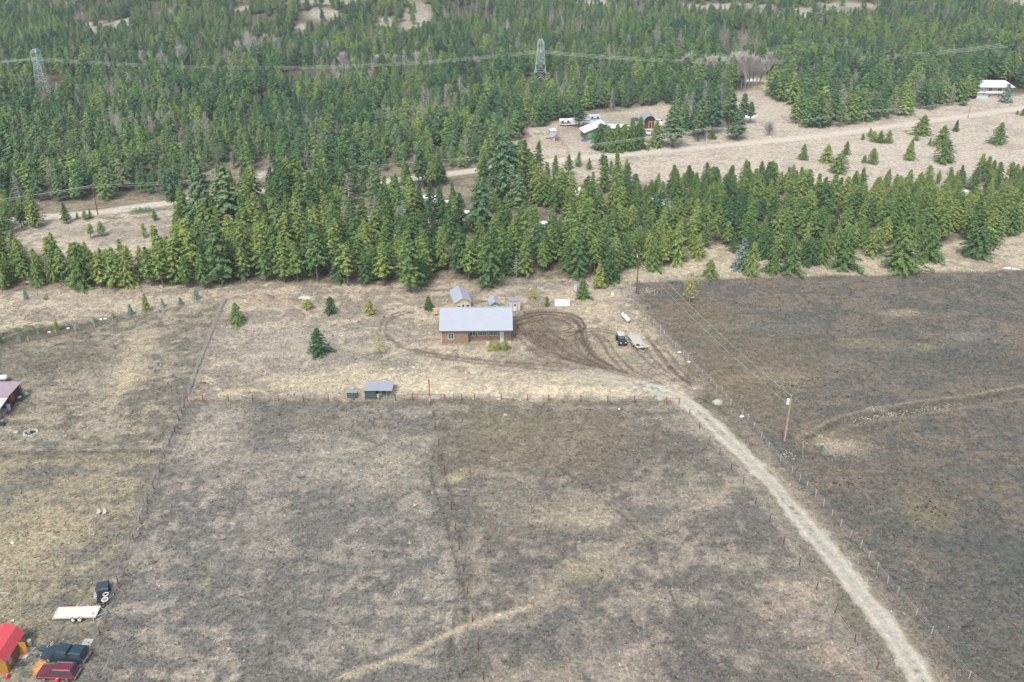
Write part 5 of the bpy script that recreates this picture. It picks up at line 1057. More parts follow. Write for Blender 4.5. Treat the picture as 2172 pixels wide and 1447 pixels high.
# ------------------------------------------------------------------ vehicles (length along +x = front)
def wheel(par, x, y, r, w_=.22, rim=None):
    m = Matrix.Translation((x, y, r)) @ Matrix.Rotation(R(90), 4, 'X')
    t = MB().lathe([(r*.62, -w_/2), (r*.93, -w_/2), (r, -w_/2+.04), (r, w_/2-.04), (r*.93, w_/2), (r*.62, w_/2)], 16, m).build('wheel', m_black, par)
    MB().lathe([(r*.15, -w_/2-.012), (r*.6, -w_/2-.004), (r*.6, w_/2+.004), (r*.15, w_/2+.012)], 12, m).build('rim', rim or m_chr, t)
def lerp(a, b, t): return a+(b-a)*t
def cab(par, lo, hi, m_body, side, front=True, back=True, name='cabin'):
    """lo,hi = (x0,x1,halfwidth,z). side = list of (s0,s1) windows along the side"""
    x0, x1, w0, z0 = lo; X0, X1, w1, z1 = hi
    c = MB().rings([(x0, x1, -w0, w0, z0), (X0, X1, -w1, w1, z1-.06), (X0+.05, X1-.07, -w1+.05, w1-.05, z1)]).build(name, m_body, par, bevel=.03)
    zt = z1-.06
    def pt(s, t, y): return Vector((lerp(lerp(x0, x1, s), lerp(X0, X1, s), t), y*(lerp(w0, w1, t)+.012), lerp(z0, zt, t)))
    for sg in (-1, 1):
        for s0, s1 in side: MB().quad(pt(s0, .18, sg), pt(s1, .18, sg), pt(s1, .86, sg), pt(s0, .86, sg)).build('side_window', m_glass, par)
    for s, on, nm, off in ((1, front, 'windscreen', .015), (0, back, 'rear_window', -.015)):
        if on:
            q = []
            for yy, t in ((-.9, .12), (.9, .12), (.88, .92), (-.88, .92)): v_ = pt(s, t, yy); v_.x += off; q.append(v_)
            MB().quad(*q).build(nm, m_glass, par)
    return c
def bodyshell(par, prof, hw, m, name='body', bev=.07): return MB().prism(prof, -hw, hw).build(name, m, par, bevel=bev)
def lamps(par, xf, xr, hw, z, m_l=None):
    for s in (-1, 1):
        MB().box(xf-.03, xf+.02, s*hw*.78-.12, s*hw*.78+.12, z-.09, z+.09).build('headlight', m_lens, par)
        MB().box(xr-.02, xr+.03, s*hw*.88-.07, s*hw*.88+.07, z-.12, z+.14).build('tail_light', m_redp, par)
def vehicle(name, loc, rz, label, cat): return empty(name, (loc[0], loc[1], float(hgt(loc[0], loc[1]))), rz, label, cat)
# dark pickup with canopy
p = P(141, 1396); e = vehicle('pickup_truck', p, R(173), 'dark teal pickup with a matching bed canopy parked behind the maroon car', 'pickup')
bodyshell(e, [(-2.75, .5), (-2.7, 1.05), (1.0, 1.1), (2.2, 1.02), (2.75, .9), (2.82, .5), (2.3, .36), (-2.3, .36)], .98, m_teal)
cab(e, (-.9, 1.25, .93, 1.08), (-.65, .6, .76, 1.78), m_teal, [(.06, .46), (.52, .88)], back=False)
cab(e, (-2.7, -.93, .95, 1.06), (-2.55, -.97, .80, 1.74), m_teal, [(.12, .88)], front=False, name='canopy')
MB().box(2.76, 2.95, -.95, .95, .42, .62).build('bumper', m_chr, e, bevel=.03); MB().box(-2.95, -2.76, -.95, .95, .42, .62).build('bumper', m_chr, e, bevel=.03); MB().box(2.77, 2.84, -.5, .5, .64, .86).build('grille', m_black, e); lamps(e, 2.78, -2.78, .95, .78)
for x_ in (-1.75, 1.75):
    for y_ in (-.9, .9): wheel(e, x_, y_, .38)
for s in (-1, 1): MB().box(1.0, 1.15, s*1.12-.1, s*1.12+.1, 1.15, 1.32).build('mirror', m_black, e)
# maroon car
p = P(126, 1434); e = vehicle('parked_car', p, R(178), 'maroon station wagon with chrome rails parked in front of the dark pickup', 'car')
bodyshell(e, [(-2.3, .45), (-2.28, 1.0), (1.0, 1.05), (2.15, .98), (2.33, .85), (2.36, .45), (2.0, .33), (-2.0, .33)], .9, m_mar)
cab(e, (-2.25, .95, .86, 1.03), (-1.95, .35, .7, 1.66), m_mar, [(.04, .32), (.36, .64), (.67, .93)])
for s in (-1, 1): MB().box(-1.7, .2, s*.6-.02, s*.6+.02, 1.68, 1.73).build('roof_rail', m_chr, e); MB().box(-2.1, 2.1, s*.905-.012, s*.905+.012, .62, .68).build('side_trim', m_chr, e)
MB().box(2.34, 2.46, -.88, .88, .4, .58).build('bumper', m_chr, e, bevel=.03); MB().box(-2.46, -2.31, -.88, .88, .4, .58).build('bumper', m_chr, e, bevel=.03); MB().box(2.3, 2.36, -.5, .5, .6, .82).build('grille', m_black, e); lamps(e, 2.33, -2.31, .88, .74)
for x_ in (-1.4, 1.45):
    for y_ in (-.84, .84): wheel(e, x_, y_, .34)
# black jeep
p = P(1317.5, 727); e = vehicle('jeep', p, R(-83), 'black off-road car with a white hard top beside the flatbed trailer', 'car')
bodyshell(e, [(-1.75, .55), (-1.75, 1.12), (.45, 1.12), (1.75, 1.05), (1.8, .6), (1.4, .48), (-1.4, .48)], .68, m_blk, bev=.04)
MB().rings([(-1.72, .5, -.70, .70, 1.12), (-1.66, .3, -.64, .64, 1.74)]).build('cabin', m_blk, e, bevel=.02); MB().box(-1.7, .34, -.68, .68, 1.745, 1.83).build('hard_top', m_lgrey, e, bevel=.03)
for s in (-1, 1):
    MB().quad((-1.55, s*.697, 1.25), (-.55, s*.697, 1.25), (-.55, s*.66, 1.66), (-1.5, s*.66, 1.66)).build('side_window', m_glass, e); MB().quad((-.42, s*.697, 1.25), (.36, s*.697, 1.25), (.22, s*.66, 1.66), (-.42, s*.66, 1.66)).build('side_window', m_glass, e)
    for x_ in (-1.15, 1.2): wheel(e, x_, s*.8, .42, .28); MB().box(x_-.5, x_+.5, s*.68 if s > 0 else -.94, .94 if s > 0 else -.68, .88, .95).build('fender', m_blk, e, bevel=.02)
MB().quad((.50, -.6, 1.2), (.50, .6, 1.2), (.35, .56, 1.68), (.35, -.56, 1.68)).build('windscreen', mat('screen_glass', (.05, .12, .13), .15, 0, .1), e); MB().box(1.85, 2.0, -.85, .85, .55, .7).build('bumper', m_black, e); MB().box(.75, 1.2, -.45, .45, 1.07, 1.1).build('hood_stripe', m_mar, e)
for s in (-1, 1): MB().cyl((1.78, s*.5, .88), (1.84, s*.5, .88), .14, .14, 10).build('headlight', m_lens, e)
MB().box(1.8, 1.84, -.3, .3, .68, 1.0).build('grille', m_black, e)
for x_ in (-1.8,): MB().cyl((-1.77, 0, 1.0), (-1.98, 0, 1.0), .38, .38, 14).build('spare_wheel', m_black, e)
# flatbed trailer with lumber
a, b = P(1343, 712, .85), P(1361, 736, .85); c = (a+b)/2; ang = math.atan2(b.y-a.y, b.x-a.x)
e = vehicle('flatbed_trailer', c, ang, 'long flatbed trailer loaded with planks beside the black off-road car', 'trailer')
q = MB(); 
for k in range(8): q.box(-3.1, 3.0, -1.08+.27*k, -1.08+.27*k+.25, .8, .86)
q.build('deck', m_plank, e); MB().box(-3.1, 3.05, -1.12, -1.02, .62, .79).box(-3.1, 3.05, 1.02, 1.12, .62, .79).box(-3.1, 3.05, -.1, .1, .6, .79).build('frame', m_black, e)
q = MB(); r = random.Random(4)
for k in range(12): z_ = .87+.06*(k//6); q.box(-2.9+.3*r.random(), 2.0+.5*r.random(), -.9+.28*(k % 6), -.9+.28*(k % 6)+.24, z_, z_+.05)
q.build('planks', m_plank, e); q = MB()
for k in range(4): q.box(2.15+.22*k, 2.3+.22*k, -1.3+.15*k, 1.2+.1*k, .88, .98)
q.build('timbers', m_ply, e); MB().cyl((2.0, -.6, .98), (2.0, -.6, 1.14), .34, .34, 12).build('spare_wheel', m_black, e)
MB().tube([(3.05, -.8, .65), (4.2, 0, .6), (3.05, .8, .65)], .06).cyl((4.1, 0, .6), (4.1, 0, .05), .05).build('hitch', m_alu, e)
for x_ in (-.1, .75):
    for y_ in (-1.22, 1.22): wheel(e, x_, y_, .34, .2, m_white)
for s in (-1, 1): MB().box(-.6, 1.25, s*1.24-.13, s*1.24+.13, .74, .79).build('mudguard', m_alu, e)
# tandem trailer bottom left
c = P(163, 1299, .55); e = vehicle('utility_trailer', c, R(3), 'open tandem trailer with a pale deck and white wheels above the red shed', 'trailer')
MB().box(-2.75, 2.7, -.98, .98, .52, .6).build('deck', mat('pale_plywood_deck', A(232, 224, 214), .8, 0, .05), e)
MB().box(-2.85, -2.76, -1.05, 1.05, .45, .62).box(2.71, 2.8, -1.05, 1.05, .45, .62).box(-2.76, 2.71, -1.06, -.985, .45, .64).box(-2.76, 2.71, .985, 1.06, .45, .64).build('frame', m_plank, e)
q = MB().tube([(-2.8, 1.03, .62), (-2.8, 1.03, 1.0), (2.75, 1.03, 1.0), (2.75, 1.03, .62)], .03)
for k in range(5): q.cyl((-1.7+1.1*k, 1.03, .63), (-1.7+1.1*k, 1.03, 1.0), .025)
q.build('rail', m_rust, e)
MB().tube([(-2.8, -1.0, .62), (-2.8, -1.0, 1.0), (-2.8, 1.0, 1.0)], .03).build('tail_rail', m_alu, e)
for x_ in (-.1, .75):
    for y_ in (-1.2, 1.2): wheel(e, x_, y_, .40, .22, m_white)
for s in (-1, 1): q = MB(); pr = [(-.5, .62), (-.35, .78), (1.0, .78), (1.15, .62), (1.1, .6), (.95, .74), (-.3, .74), (-.45, .6)]; q.prism(pr, s*1.2-.13, s*1.2+.13).build('mudguard', m_plank, e)
MB().tube([(2.8, -.8, .5), (3.9, 0, .5), (2.8, .8, .5)], .06).cyl((3.7, 0, .5), (3.7, 0, 0), .04).build('hitch', m_alu, e)
# covered wagon and junk behind
p = P(219, 1262); _d = P(224, 1240)-P(219, 1290); e = vehicle('covered_trailer', p, math.atan2(_d.y, _d.x), 'small wagon under a black cover parked by the rusty fence posts', 'trailer')
MB().rings([(-.1, 1.7, -.8, .8, .35), (-.1, 1.7, -.8, .8, .95), (0, 1.6, -.74, .74, 1.05)]).build('cover', m_tarp, e, bevel=.05)
MB().box(-1.9, -.12, -.65, .65, .32, .45).build('chassis', m_black, e)
for y_ in (-.85, .85): wheel(e, .8, y_, .36, .22)
def tyre(u, v, z, r_, lb, m=m_black, rim=False, tilt=0):
    p = P(u, v, z); e = empty('tyre', p, 0, lb, 'tyre'); e.rotation_euler = (tilt, 0, .4); n = 18; q = MB(); vs = []; fs = []
    for i in range(n):
        for j in range(8): a, b = 2*math.pi*i/n, 2*math.pi*j/8; rr2 = r_*(.78+.22*math.cos(b)); vs.append((rr2*math.cos(a), rr2*math.sin(a), .11+.11*math.sin(b)))
    for i in range(n):
        for j in range(8): fs.append((i*8+j, ((i+1) % n)*8+j, ((i+1) % n)*8+(j+1) % 8, i*8+(j+1) % 8))
    q.add(vs, fs).build('tread', m, e, smooth=True)
    if rim: MB().cyl((0, 0, .05), (0, 0, .17), r_*.55, r_*.5, 14).build('rim', m_alu, e)
tyre(225, 1262, .5, .42, 'white-walled tyre on top of the junk behind the covered wagon', m_lgrey); tyre(223, 1273, .5, .5, 'large pale wheel with a silver hub in the junk row', m_lgrey, True)
tyre(218, 1287, .0, .42, 'black tyre at the lower end of the junk row', m_black); tyre(227, 1280, .0, .42, 'black tyre under the large pale wheel', m_black, False); tyre(235, 1262, .05, .5, 'dark tyre leaning by the rusty post right of the covered wagon', m_teal, False, .7)
for k in range(3):
    p = P(203.5-.6*k, 1259+5.2*k); e = empty('concrete_block', (p.x, p.y, 0), 0, ['top', 'middle', 'bottom'][k]+' one of three pale blocks in a row left of the covered wagon', 'block', 'pale blocks by the wagon')
    MB().box(-.2, .2, -.12, -.06, 0, .2).box(-.2, .2, .06, .12, 0, .2).box(-.2, -.14, -.06, .06, 0, .2).box(.14, .2, -.06, .06, 0, .2).box(-.03, .03, -.06, .06, 0, .2).build('shell', m_lgrey, e)
p = P(213, 1312); o = MB().cyl((-.5, -1.1, .05), (.75, .9, .25), .05).cyl((-1.0, .3, .9), (-.5, -.8, .05), .04).cyl((-.6, -1.3, .05), (-.9, -1.9, .05), .05).build('loose_pipes', m_alu, None, loc=p); tag(o, 'pale loose pipes at the trailer hitch beside the fence', 'pipes')
p = P(97, 1384); e = empty('wheelbarrow', (p.x, p.y, 0), R(-15), 'green cart with two long wooden handles behind the dark pickup', 'wheelbarrow')
MB().rings([(-.6, .2, -.3, .3, .35), (-.75, .35, -.42, .42, .7)]).build('tray', m_dgreen, e); MB().tube([(-.6, -.25, .4), (.2, -.28, .5), (1.0, .6, 1.2)], .04).tube([(-.6, .25, .4), (.2, .2, .5), (.7, .9, 1.25)], .04).build('handles', m_ply, e); wheel(e, -.7, 0, .2, .1)
p = P(77, 1392); o = MB().box(-.9, .9, -.05, .05, .5, .6).box(-.8, -.7, -.05, .05, 0, .5).box(.0, .1, -.3, -.2, 0, .5).box(.6, .7, -.05, .05, 0, .5).build('sawhorse', m_alu, None, loc=p); tag(o, 'grey sawhorse left of the dark pickup nose', 'sawhorse')

# ------------------------------------------------------------------ farmstead
def GP(u, v): q = PG(u, v); return q
p = P(1268, 296); yw = R(12)
e = empty('farmhouse', (p.x, p.y, 0), yw, 'green farmhouse with a steep white roof half hidden by the hedge', 'house')
MB().prism([(-4.6, 0), (5.0, 0), (5.0, 2.6), (2.6, 5.3), (-4.6, 2.9)], 0, 6.2).build('wall', m_grnw, e)
MB().slab((-5.4, -.5, 2.75), (2.7, -.5, 5.6), (2.7, 6.7, 5.6), (-5.4, 6.7, 2.75), .15).slab((2.7, -.5, 5.6), (5.8, -.5, 2.4), (5.8, 6.7, 2.4), (2.7, 6.7, 5.6), .15).build('roof', m_roofw, e)
window(e, -3.6, -2.6, .9, 2.2, 0, 2); window(e, 1.9, 2.9, 2.7, 3.9, 0, 2); window(e, 3.5, 4.4, .9, 2.1, 0, 2); MB().box(-1.6, -1.2, 4.2, 4.6, 3.6, 5.0).build('chimney', m_lgrey, e)
p = P(1305, 283); e = empty('lean_to', (p.x, p.y, 0), R(5), 'low annex with a white roof right of the green farmhouse', 'annex'); MB().box(-2, 2, 0, 2.5, 0, 1.9).build('wall', m_grnw, e); MB().slab((-2.3, -.4, 1.95), (2.3, -.4, 1.95), (1.6, 3, 2.5), (-2.6, 3, 2.9), .1).build('roof', m_roofw, e)
p = P(1377, 273); e = empty('barn', (p.x, p.y, 0), R(6), 'small open-fronted barn with an arched grey roof and dark red inside', 'barn')
arc = [(-2.1, 2.6), (-1.95, 3.4), (-1.2, 4.35), (0, 4.9), (1.2, 4.35), (1.95, 3.4), (2.1, 2.6)]
MB().box(-2.05, -1.9, 0, 6, 0, 2.7).box(1.9, 2.05, 0, 6, 0, 2.7).build('wall', m_ply, e)
MB().prism([(-1.89, 0), (1.89, 0), (1.89, 2.6), (1.1, 4.2), (0, 4.7), (-1.1, 4.2), (-1.89, 2.6)], .6, 5.9).build('inner_wall', m_brick, e)
q = MB()
for a, b in zip(arc[:-1], arc[1:]): q.slab((a[0]*1.08, -.5, a[1]+.1), (b[0]*1.08, -.5, b[1]+.1), (b[0]*1.08, 6.3, b[1]+.1), (a[0]*1.08, 6.3, a[1]+.1), .12)
q.build('roof', m_shin, e); MB().box(-.2, -.05, .4, .55, 0, 2.3).box(.9, 1.05, .4, .55, 0, 2.3).box(-.2, 1.8, .4, .55, 2.3, 2.45).build('door_frame', m_ply, e)
p = P(1112.5, 292.5); e = empty('shed', (p.x, p.y, 0), R(-3), 'small farm shed with a pinkish roof and an open front at the forest edge', 'shed')
MB().box(-1.5, 1.5, .4, 2.4, 0, 1.9).build('wall', m_rose, e); MB().slab((-1.7, -.3, 2.0), (1.7, -.3, 2.0), (1.7, 2.7, 2.6), (-1.7, 2.7, 2.6), .1).build('roof', mat('pink_metal_roof', A(206, 168, 168), .6), e); MB().box(-.9, .1, .35, .39, .8, 1.7).build('dark_inside_panel', m_black, e)  # black panel on the solid wall stands in for the shaded interior
for x_ in (-1.4, .2, 1.3): MB().box(x_, x_+.12, -.1, .02, 0, 1.9).build('post', m_ply, e)
p = P(1179, 300); e = empty('chicken_coop', (p.x, p.y, 0), R(14), 'little coop with a pale metal gable roof in the farm garden', 'coop')
MB().prism([(-1.3, 0), (1.3, 0), (1.3, 1.5), (0, 2.2), (-1.3, 1.5)], 0, 3).build('wall', m_rose, e); gable_roof(MB(), -1.7, 1.7, -.4, 3.3, 1.5, 2.5, .08, 'y').build('roof', m_roof, e)
MB().box(-.2, .25, -.05, -.003, .1, 1.4).box(.5, .95, -.05, -.003, .1, 1.3).build('door', m_black, e)
p = P(1174, 288); e = empty('shed', (p.x, p.y, 0), R(14), 'tiny white-roofed shed touching the back of the coop', 'shed'); MB().box(-1.1, 1.1, 0, 2, 0, 1.7).build('wall', m_lgrey, e); MB().slab((-1.3, -.2, 1.8), (1.3, -.2, 1.8), (1.3, 2.3, 2.2), (-1.3, 2.3, 2.2), .1).build('roof', m_roofw, e)
p = P(1163, 294); o = MB().box(-1.2, 1.2, -.5, .5, .5, .6).box(-1.1, -1, -.4, .4, 0, .5).box(1, 1.1, -.4, .4, 0, .5).build('bench', m_plank, None, loc=p); tag(o, 'pale low table left of the coop', 'table')
p = P(1142, 285); o = MB().box(-1.8, 1.8, -.3, .3, .3, .5).box(-1.7, -1.5, -.2, .2, 0, .3).box(1.5, 1.7, -.2, .2, 0, .3).build('bench', m_rockg, None, loc=p); tag(o, 'long pale bench under the trees at the farm', 'bench')
def small_car(u, v, rz, m, lb, truck=False, L=4.4):
    p = PG(u, v); e = vehicle('pickup_truck' if truck else 'parked_car', p, rz, lb, 'pickup' if truck else 'car'); h2 = L/2
    bodyshell(e, [(-h2, .45), (-h2, .95), (h2*.4, 1.0), (h2*.92, .92), (h2, .45), (h2*.8, .33), (-h2*.8, .33)], .88, m)
    cab(e, (-h2*(.2 if truck else .85), h2*.42, .84, .97), (-h2*(.12 if truck else .65), h2*.18, .7, 1.62), m, [(.08, .46), (.52, .9)])
    if truck: MB().box(-h2+.15, -h2*.25, -.7, .7, .96, .99).build('cargo_bed', m_black, e)
    MB().box(h2, h2+.1, -.8, .8, .42, .58).build('bumper', m_chr, e); lamps(e, h2-.01, -h2, .86, .74)
    for x_ in (-h2*.62, h2*.64):
        for y_ in (-.82, .82): wheel(e, x_, y_, .36)
small_car(1375.5, 284, R(-95), m_white, 'white pickup parked in front of the open barn', True, 5.2)
small_car(1248, 262, R(12), m_pale, 'pale car parked left of the blue-framed trailer behind the farmhouse')
small_car(1332, 276, R(30), m_white, 'white car half hidden behind the farm hedge')
small_car(1394, 262, R(150), m_white, 'white car right of the barn under the trees')
small_car(70, 324, R(5), m_blk, 'dark car parked deep in the far forest at left')
small_car(2044, 208, R(20), m_white, 'white car parked left of the white two-storey house')
def camper(u, v, rz, L, m, stripe, lb):
    p = PG(u, v); e = vehicle('camper_trailer', p, rz, lb, 'camper'); MB().prism([(-L/2, .6), (L/2-.3, .6), (L/2, 1.1), (L/2-.1, 2.3), (L/2-.5, 2.6), (-L/2+.3, 2.6), (-L/2, 2.3)], -1.1, 1.1).build('body', m, e, bevel=.06)
    for s in (-1, 1): MB().box(-L/2+.2, L/2-.3, s*1.115-.012, s*1.115+.012, 1.1, 1.5).build('stripe', stripe, e)
    for x_ in (-L*.25, L*.2): MB().box(x_-.4, x_+.4, -1.15, -1.128, 1.55, 2.15).build('window', m_glass, e)
    for y_ in (-1, 1): wheel(e, -.2, y_, .33)
camper(1199, 267, R(4), 4.6, m_white, m_glass, 'white camper trailer with a dark stripe at the forest edge')
camper(1214, 266, R(95), 3.0, m_white, m_glass, 'smaller white camper facing the camera beside the dark-striped one')
camper(1261, 258, R(8), 4.6, m_pale, m_blue, 'pale blue camper trailer behind the green farmhouse')
for u_, v_, lb in ((1286, 262, 'teal tarpaulin-covered heap behind the farmhouse'), (1320, 270, 'white junk heap left half behind the farm hedge'), (1310, 266, 'pale green flat roof panel behind the farm hedge'), (1400, 264, 'white heap far right of the barn'), (1347, 256, 'dark tractor-sized heap on the slope left of the barn')):
    p = P(u_, v_); mm = m_white if 'white' in lb else (m_dgreen if 'dark' in lb else m_green); o = MB().rings([(-1.5, 1.5, -1, 1, 0), (-1.4, 1.3, -.9, .8, .7), (-.8, .9, -.5, .4, 1.1)]).build('covered_heap', mm, None, bevel=.08, loc=p); tag(o, lb, 'heap')
p = P(1239, 299); o = MB().rings([(-.9, .9, -.6, .6, 0), (-1, 1, -.7, .7, .45)]).build('paddling_pool', mat('bright_blue', A(90, 120, 210), .4), None, loc=p); tag(o, 'blue tub on the farm lawn left of the hedge', 'tub')
p = P(1240, 306); o = MB().rings([(-.9, .9, -.5, .5, 0), (-.7, .7, -.4, .4, .3)]).build('flower_bed', mat('orange_soil', A(214, 150, 124), .9, 0, .2), None, loc=p); tag(o, 'orange patch of stacked bricks below the blue tub', 'bricks')
# white two-storey house far right
p = PG(2112, 210); e = empty('white_house', tuple(p), R(-2), 'white two-storey house with a bright hipped roof at the right edge', 'house')
MB().box(-5.2, 3.6, 0, 7, -.5, 2.5).build('lower_wall', m_rose, e); MB().box(-5.2, 3.6, .4, 7, 2.503, 5.0).build('upper_wall', m_lgrey, e)
MB().box(-7.2, -5.203, .2, 6.6, -.5, 5.0).build('side_wall', m_pale, e); MB().box(-5.2, 3.6, -1.0, .39, 2.4, 2.6).build('balcony', m_white, e)
MB().box(-5.2, 3.6, -1.06, -1.0, 2.6, 3.5).build('balcony_rail', m_white, e)
MB().rings([(-7.9, 6.6, -1.3, 8, 5.0), (-5.2, 3.8, 3.0, 3.9, 7.0)]).build('roof', m_roofw, e); window(e, -3.6, -2.2, 3.1, 4.4, .4, 2); window(e, .2, 1.8, 3.1, 4.4, .4, 2); window(e, -3.4, -2.4, .6, 1.8, 0, 2); window(e, .5, 1.3, .6, 1.8, 0, 2)
window(e, -6.6, -6.0, 3.2, 4.3, .2, 1)
p = PG(2084, 210); e = empty('carport', tuple(p), R(-2), 'pale blue annex with junk on its roof left of the white house', 'annex'); MB().box(-2.6, 2.0, 0, 5, -.5, 2.6).build('wall', m_pale, e); MB().slab((-3.6, -.8, 2.6), (2.2, -.8, 2.9), (2.2, 5.4, 2.9), (-3.6, 5.4, 2.6), .14).build('roof', m_white, e)
for x_ in (-2.2, -.6, .9): MB().box(x_, x_+.7, 1, 2.2, 3.0, 3.9).build('crate', m_lgrey, e)
p = P(1430, 300); e = empty('farm_gate', (p.x, p.y, 0), R(-20), 'pale open farm gate by the gravel road below the grove', 'gate')
MB().cyl((-2.4, 0, 0), (-2.4, 0, 1.5), .09).cyl((2.4, 0, 0), (2.4, 0, 1.5), .09).build('gate_post', m_postw, e); MB().box(-2.3, 2.3, -.03, .03, .9, 1.0).box(-2.3, 2.3, -.03, .03, .4, .5).build('gate_bars', m_alu, e)

# ------------------------------------------------------------------ fences
_post = {}
def fence(name, lb, bases, hh_, r_, m, wires=(.35, .7, 1.05), wm=None, px=True, posts=True, ends=()):
    B = [P(u, v) for u, v in bases] if px else [Vector(b) for b in bases]
    e = empty(name, B[0], 0, lb, 'fence')
    key = (hh_, r_, m.name)
    if key not in _post:
        mb = MB().cyl((0, 0, 0), (0, 0, hh_), r_, r_*.85, 6); me = bpy.data.meshes.new('post'); me.from_pydata(mb.v, [], mb.f); me.materials.append(m); _post[key] = me
    if posts:
        for b in B:
            o = bpy.data.objects.new('post', _post[key]); C.objects.link(o); o.parent = e; o.location = b-B[0]; o.rotation_euler = (random.gauss(0, .03), random.gauss(0, .03), 0)
    if wires:
        q = MB()
        for z_ in wires:
            q.tube([b-B[0]+Vector((0, 0, z_)) for b in B], .02, 3)
        q.build('wire', wm or m_wire, e)
    return e
def densify(pts, sp):
    w_ = [P(u, v) for u, v in pts]; out = []
    for a, b in zip(w_[:-1], w_[1:]):
        n = max(1, round((b-a).length/sp)); out += [a.lerp(b, k/n) for k in range(n)]
    return out+[w_[-1]]
fence('post_fence', 'line of rusty steel posts running up the middle of the near field', zoom([(743, 1435), (715, 1278), (685, 1132), (659, 990), (639, 868), (616, 755), (595, 650), (577, 545), (559, 452), (542, 360), (525, 285), (510, 212), (491, 120), (480, 55)], 724, 860, 2.4655), 1.35, .075, m_rust, ())
fence('post_fence', 'line of rusty posts along the left side of the gravel driveway', zoom([(1015, 1380), (900, 1235), (797, 1085), (700, 960), (610, 835), (529, 722), (455, 610), (381, 517), (316, 410), (253, 338), (193, 260), (140, 190), (87, 122), (35, 50)], 1448, 860, 2.4655), 1.3, .075, m_rust, (.5, 1.0))
rf_ = zoom([(1690, 1560), (1495, 1430), (1300, 1195), (1220, 1100), (1123, 985), (1070, 930), (1017, 860), (973, 800), (930, 745), (875, 690), (825, 632), (780, 580), (736, 528), (695, 475), (650, 430), (611, 395), (571, 355), (512, 290), (450, 225), (410, 170), (372, 118), (340, 80)], 1448, 860, 2.4655)+zoom([(1900, 1447), (1782, 1350), (1735, 1290), (1690, 1220), (1637, 1190), (1580, 1120), (1490, 1040), (1436, 1000), (1350, 890), (1300, 840), (1218, 760), (1186, 740), (1104, 640), (1062, 590), (994, 530), (952, 490), (890, 428), (857, 380), (787, 320), (720, 250)], 1180, 580, 4.8225)
fence('wire_fence', 'wire fence with grey wooden posts on the right side of the driveway', rf_, 1.3, .075, m_postw, (.3, .6, .9, 1.15))
fence('wire_fence', 'thin post fence along the straw edge on top of the right field', densify([(1345, 600), (1500, 591), (1590, 587), (1830, 581), (2172, 573), (2300, 569)], 3.4), 1.2, .07, m_postw, (.5, 1.0), px=False)
fence('post_fence', 'line of rusty posts crossing the photo left of the animal shelter', [(431, 851), (484.7, 851), (536.6, 851), (591, 851), (644, 851), (697, 850), (751, 849), (805, 849), (839, 850)], 1.4, .08, m_rust, (.4, .8, 1.2))
fence('post_fence', 'line of rusty posts between the gate panels and the driveway', [(980, 850), (1006, 849), (1063, 849), (1118, 849.5), (1164, 850.5), (1232, 852), (1289, 853.5), (1346, 853.7), (1413, 855)], 1.4, .08, m_rust, (.4, .8, 1.2))
def brace(u0, v0, u1, v1, h_, m, lb, r_=.09, mid=False):
    a, b = P(u0, v0), P(u1, v1); e = empty('brace_frame', a, 0, lb, 'fence brace'); d_ = b-a
    for q in (Vector((0, 0, 0)), d_): MB().cyl(q, q+Vector((0, 0, h_)), r_, r_, 8).build('post', m, e)
    MB().cyl((0, 0, h_-.15), d_+Vector((0, 0, h_-.15)), r_*.8, r_*.8, 8).build('rail', m, e); return e
brace(398, 853, 431, 852, 1.45, m_orange, 'orange-red pipe brace at the left end of the cross fence')
brace(1413, 856, 1440, 858, 1.35, m_orange, 'orange-red pipe brace at the driveway entrance')
e = brace(876, 850, 943, 850, 1.5, m_orange, 'wide orange-red pipe gate frame in the middle of the cross fence'); 
p = P(912, 862); e = empty('gate_mast', (p.x, p.y, 0), 0, 'tall orange-red mast rising in front of the wide gate frame', 'mast'); MB().cyl((0, 0, 0), (0, 0, 5.4), .11, .1, 8).build('mast', m_orange, e); MB().box(-.14, .14, -.14, .14, 5.4, 5.46).build('cap', m_rust, e)
MB().slab((-.1, -.2, 1.2), (.1, -.2, 1.2), (.1, -.12, 2.2), (-.1, -.12, 2.2), .03).build('plate', m_rose, e)
def panel(u0, v0, u1, v1, lb):
    a, b = P(u0, v0), P(u1, v1); e = empty('barred_gate', a, 0, lb, 'gate'); d_ = b-a
    for q in (Vector((0, 0, 0)), d_*.5, d_): MB().cyl(q, q+Vector((0, 0, 1.4)), .04, .04, 6).build('post', m_rust if q.length != d_.length*.5 else m_postg, e)
    q = MB()
    for k in range(5): z_ = .15+.28*k; q.cyl((0, 0, z_), d_+Vector((0, 0, z_)), .02, .02, 4, False)
    q.build('bars', m_postg, e)
panel(839.5, 850, 875, 850.5, 'grey barred panel between the animal shelter and the wide gate frame'); panel(944, 850.5, 980, 851, 'grey barred panel right of the wide gate frame')
panel(806, 850, 838, 850, 'grey barred panel in front of the open half of the green shelter')
lf = zoom([(1703, 455), (1677, 510), (1651, 580), (1610, 685), (1567, 805), (1520, 930)], 0, 760, 4.344)+zoom([(775, 125), (702, 320), (635, 495), (553, 735), (467, 930), (381, 1165), (285, 1440)], 200, 980, 5.567)+[(212, 1346), (191, 1401)]
fence('post_fence', 'line of rusty posts down the left side of the near field', lf, 1.35, .075, m_rust, (.6, 1.1))
fence('wire_fence', 'mesh fence with green steel posts just left of the rusty post line', zoom([(1750, 270), (1710, 330), (1695, 400), (1665, 470), (1640, 560), (1600, 650), (1555, 760), (1490, 890)], 0, 760, 4.344)+zoom([(733, 90), (665, 270), (583, 490), (507, 710), (423, 920), (308, 1190), (240, 1380)], 200, 980, 5.567), 1.3, .045, m_postg, [.15*k for k in range(1, 9)])
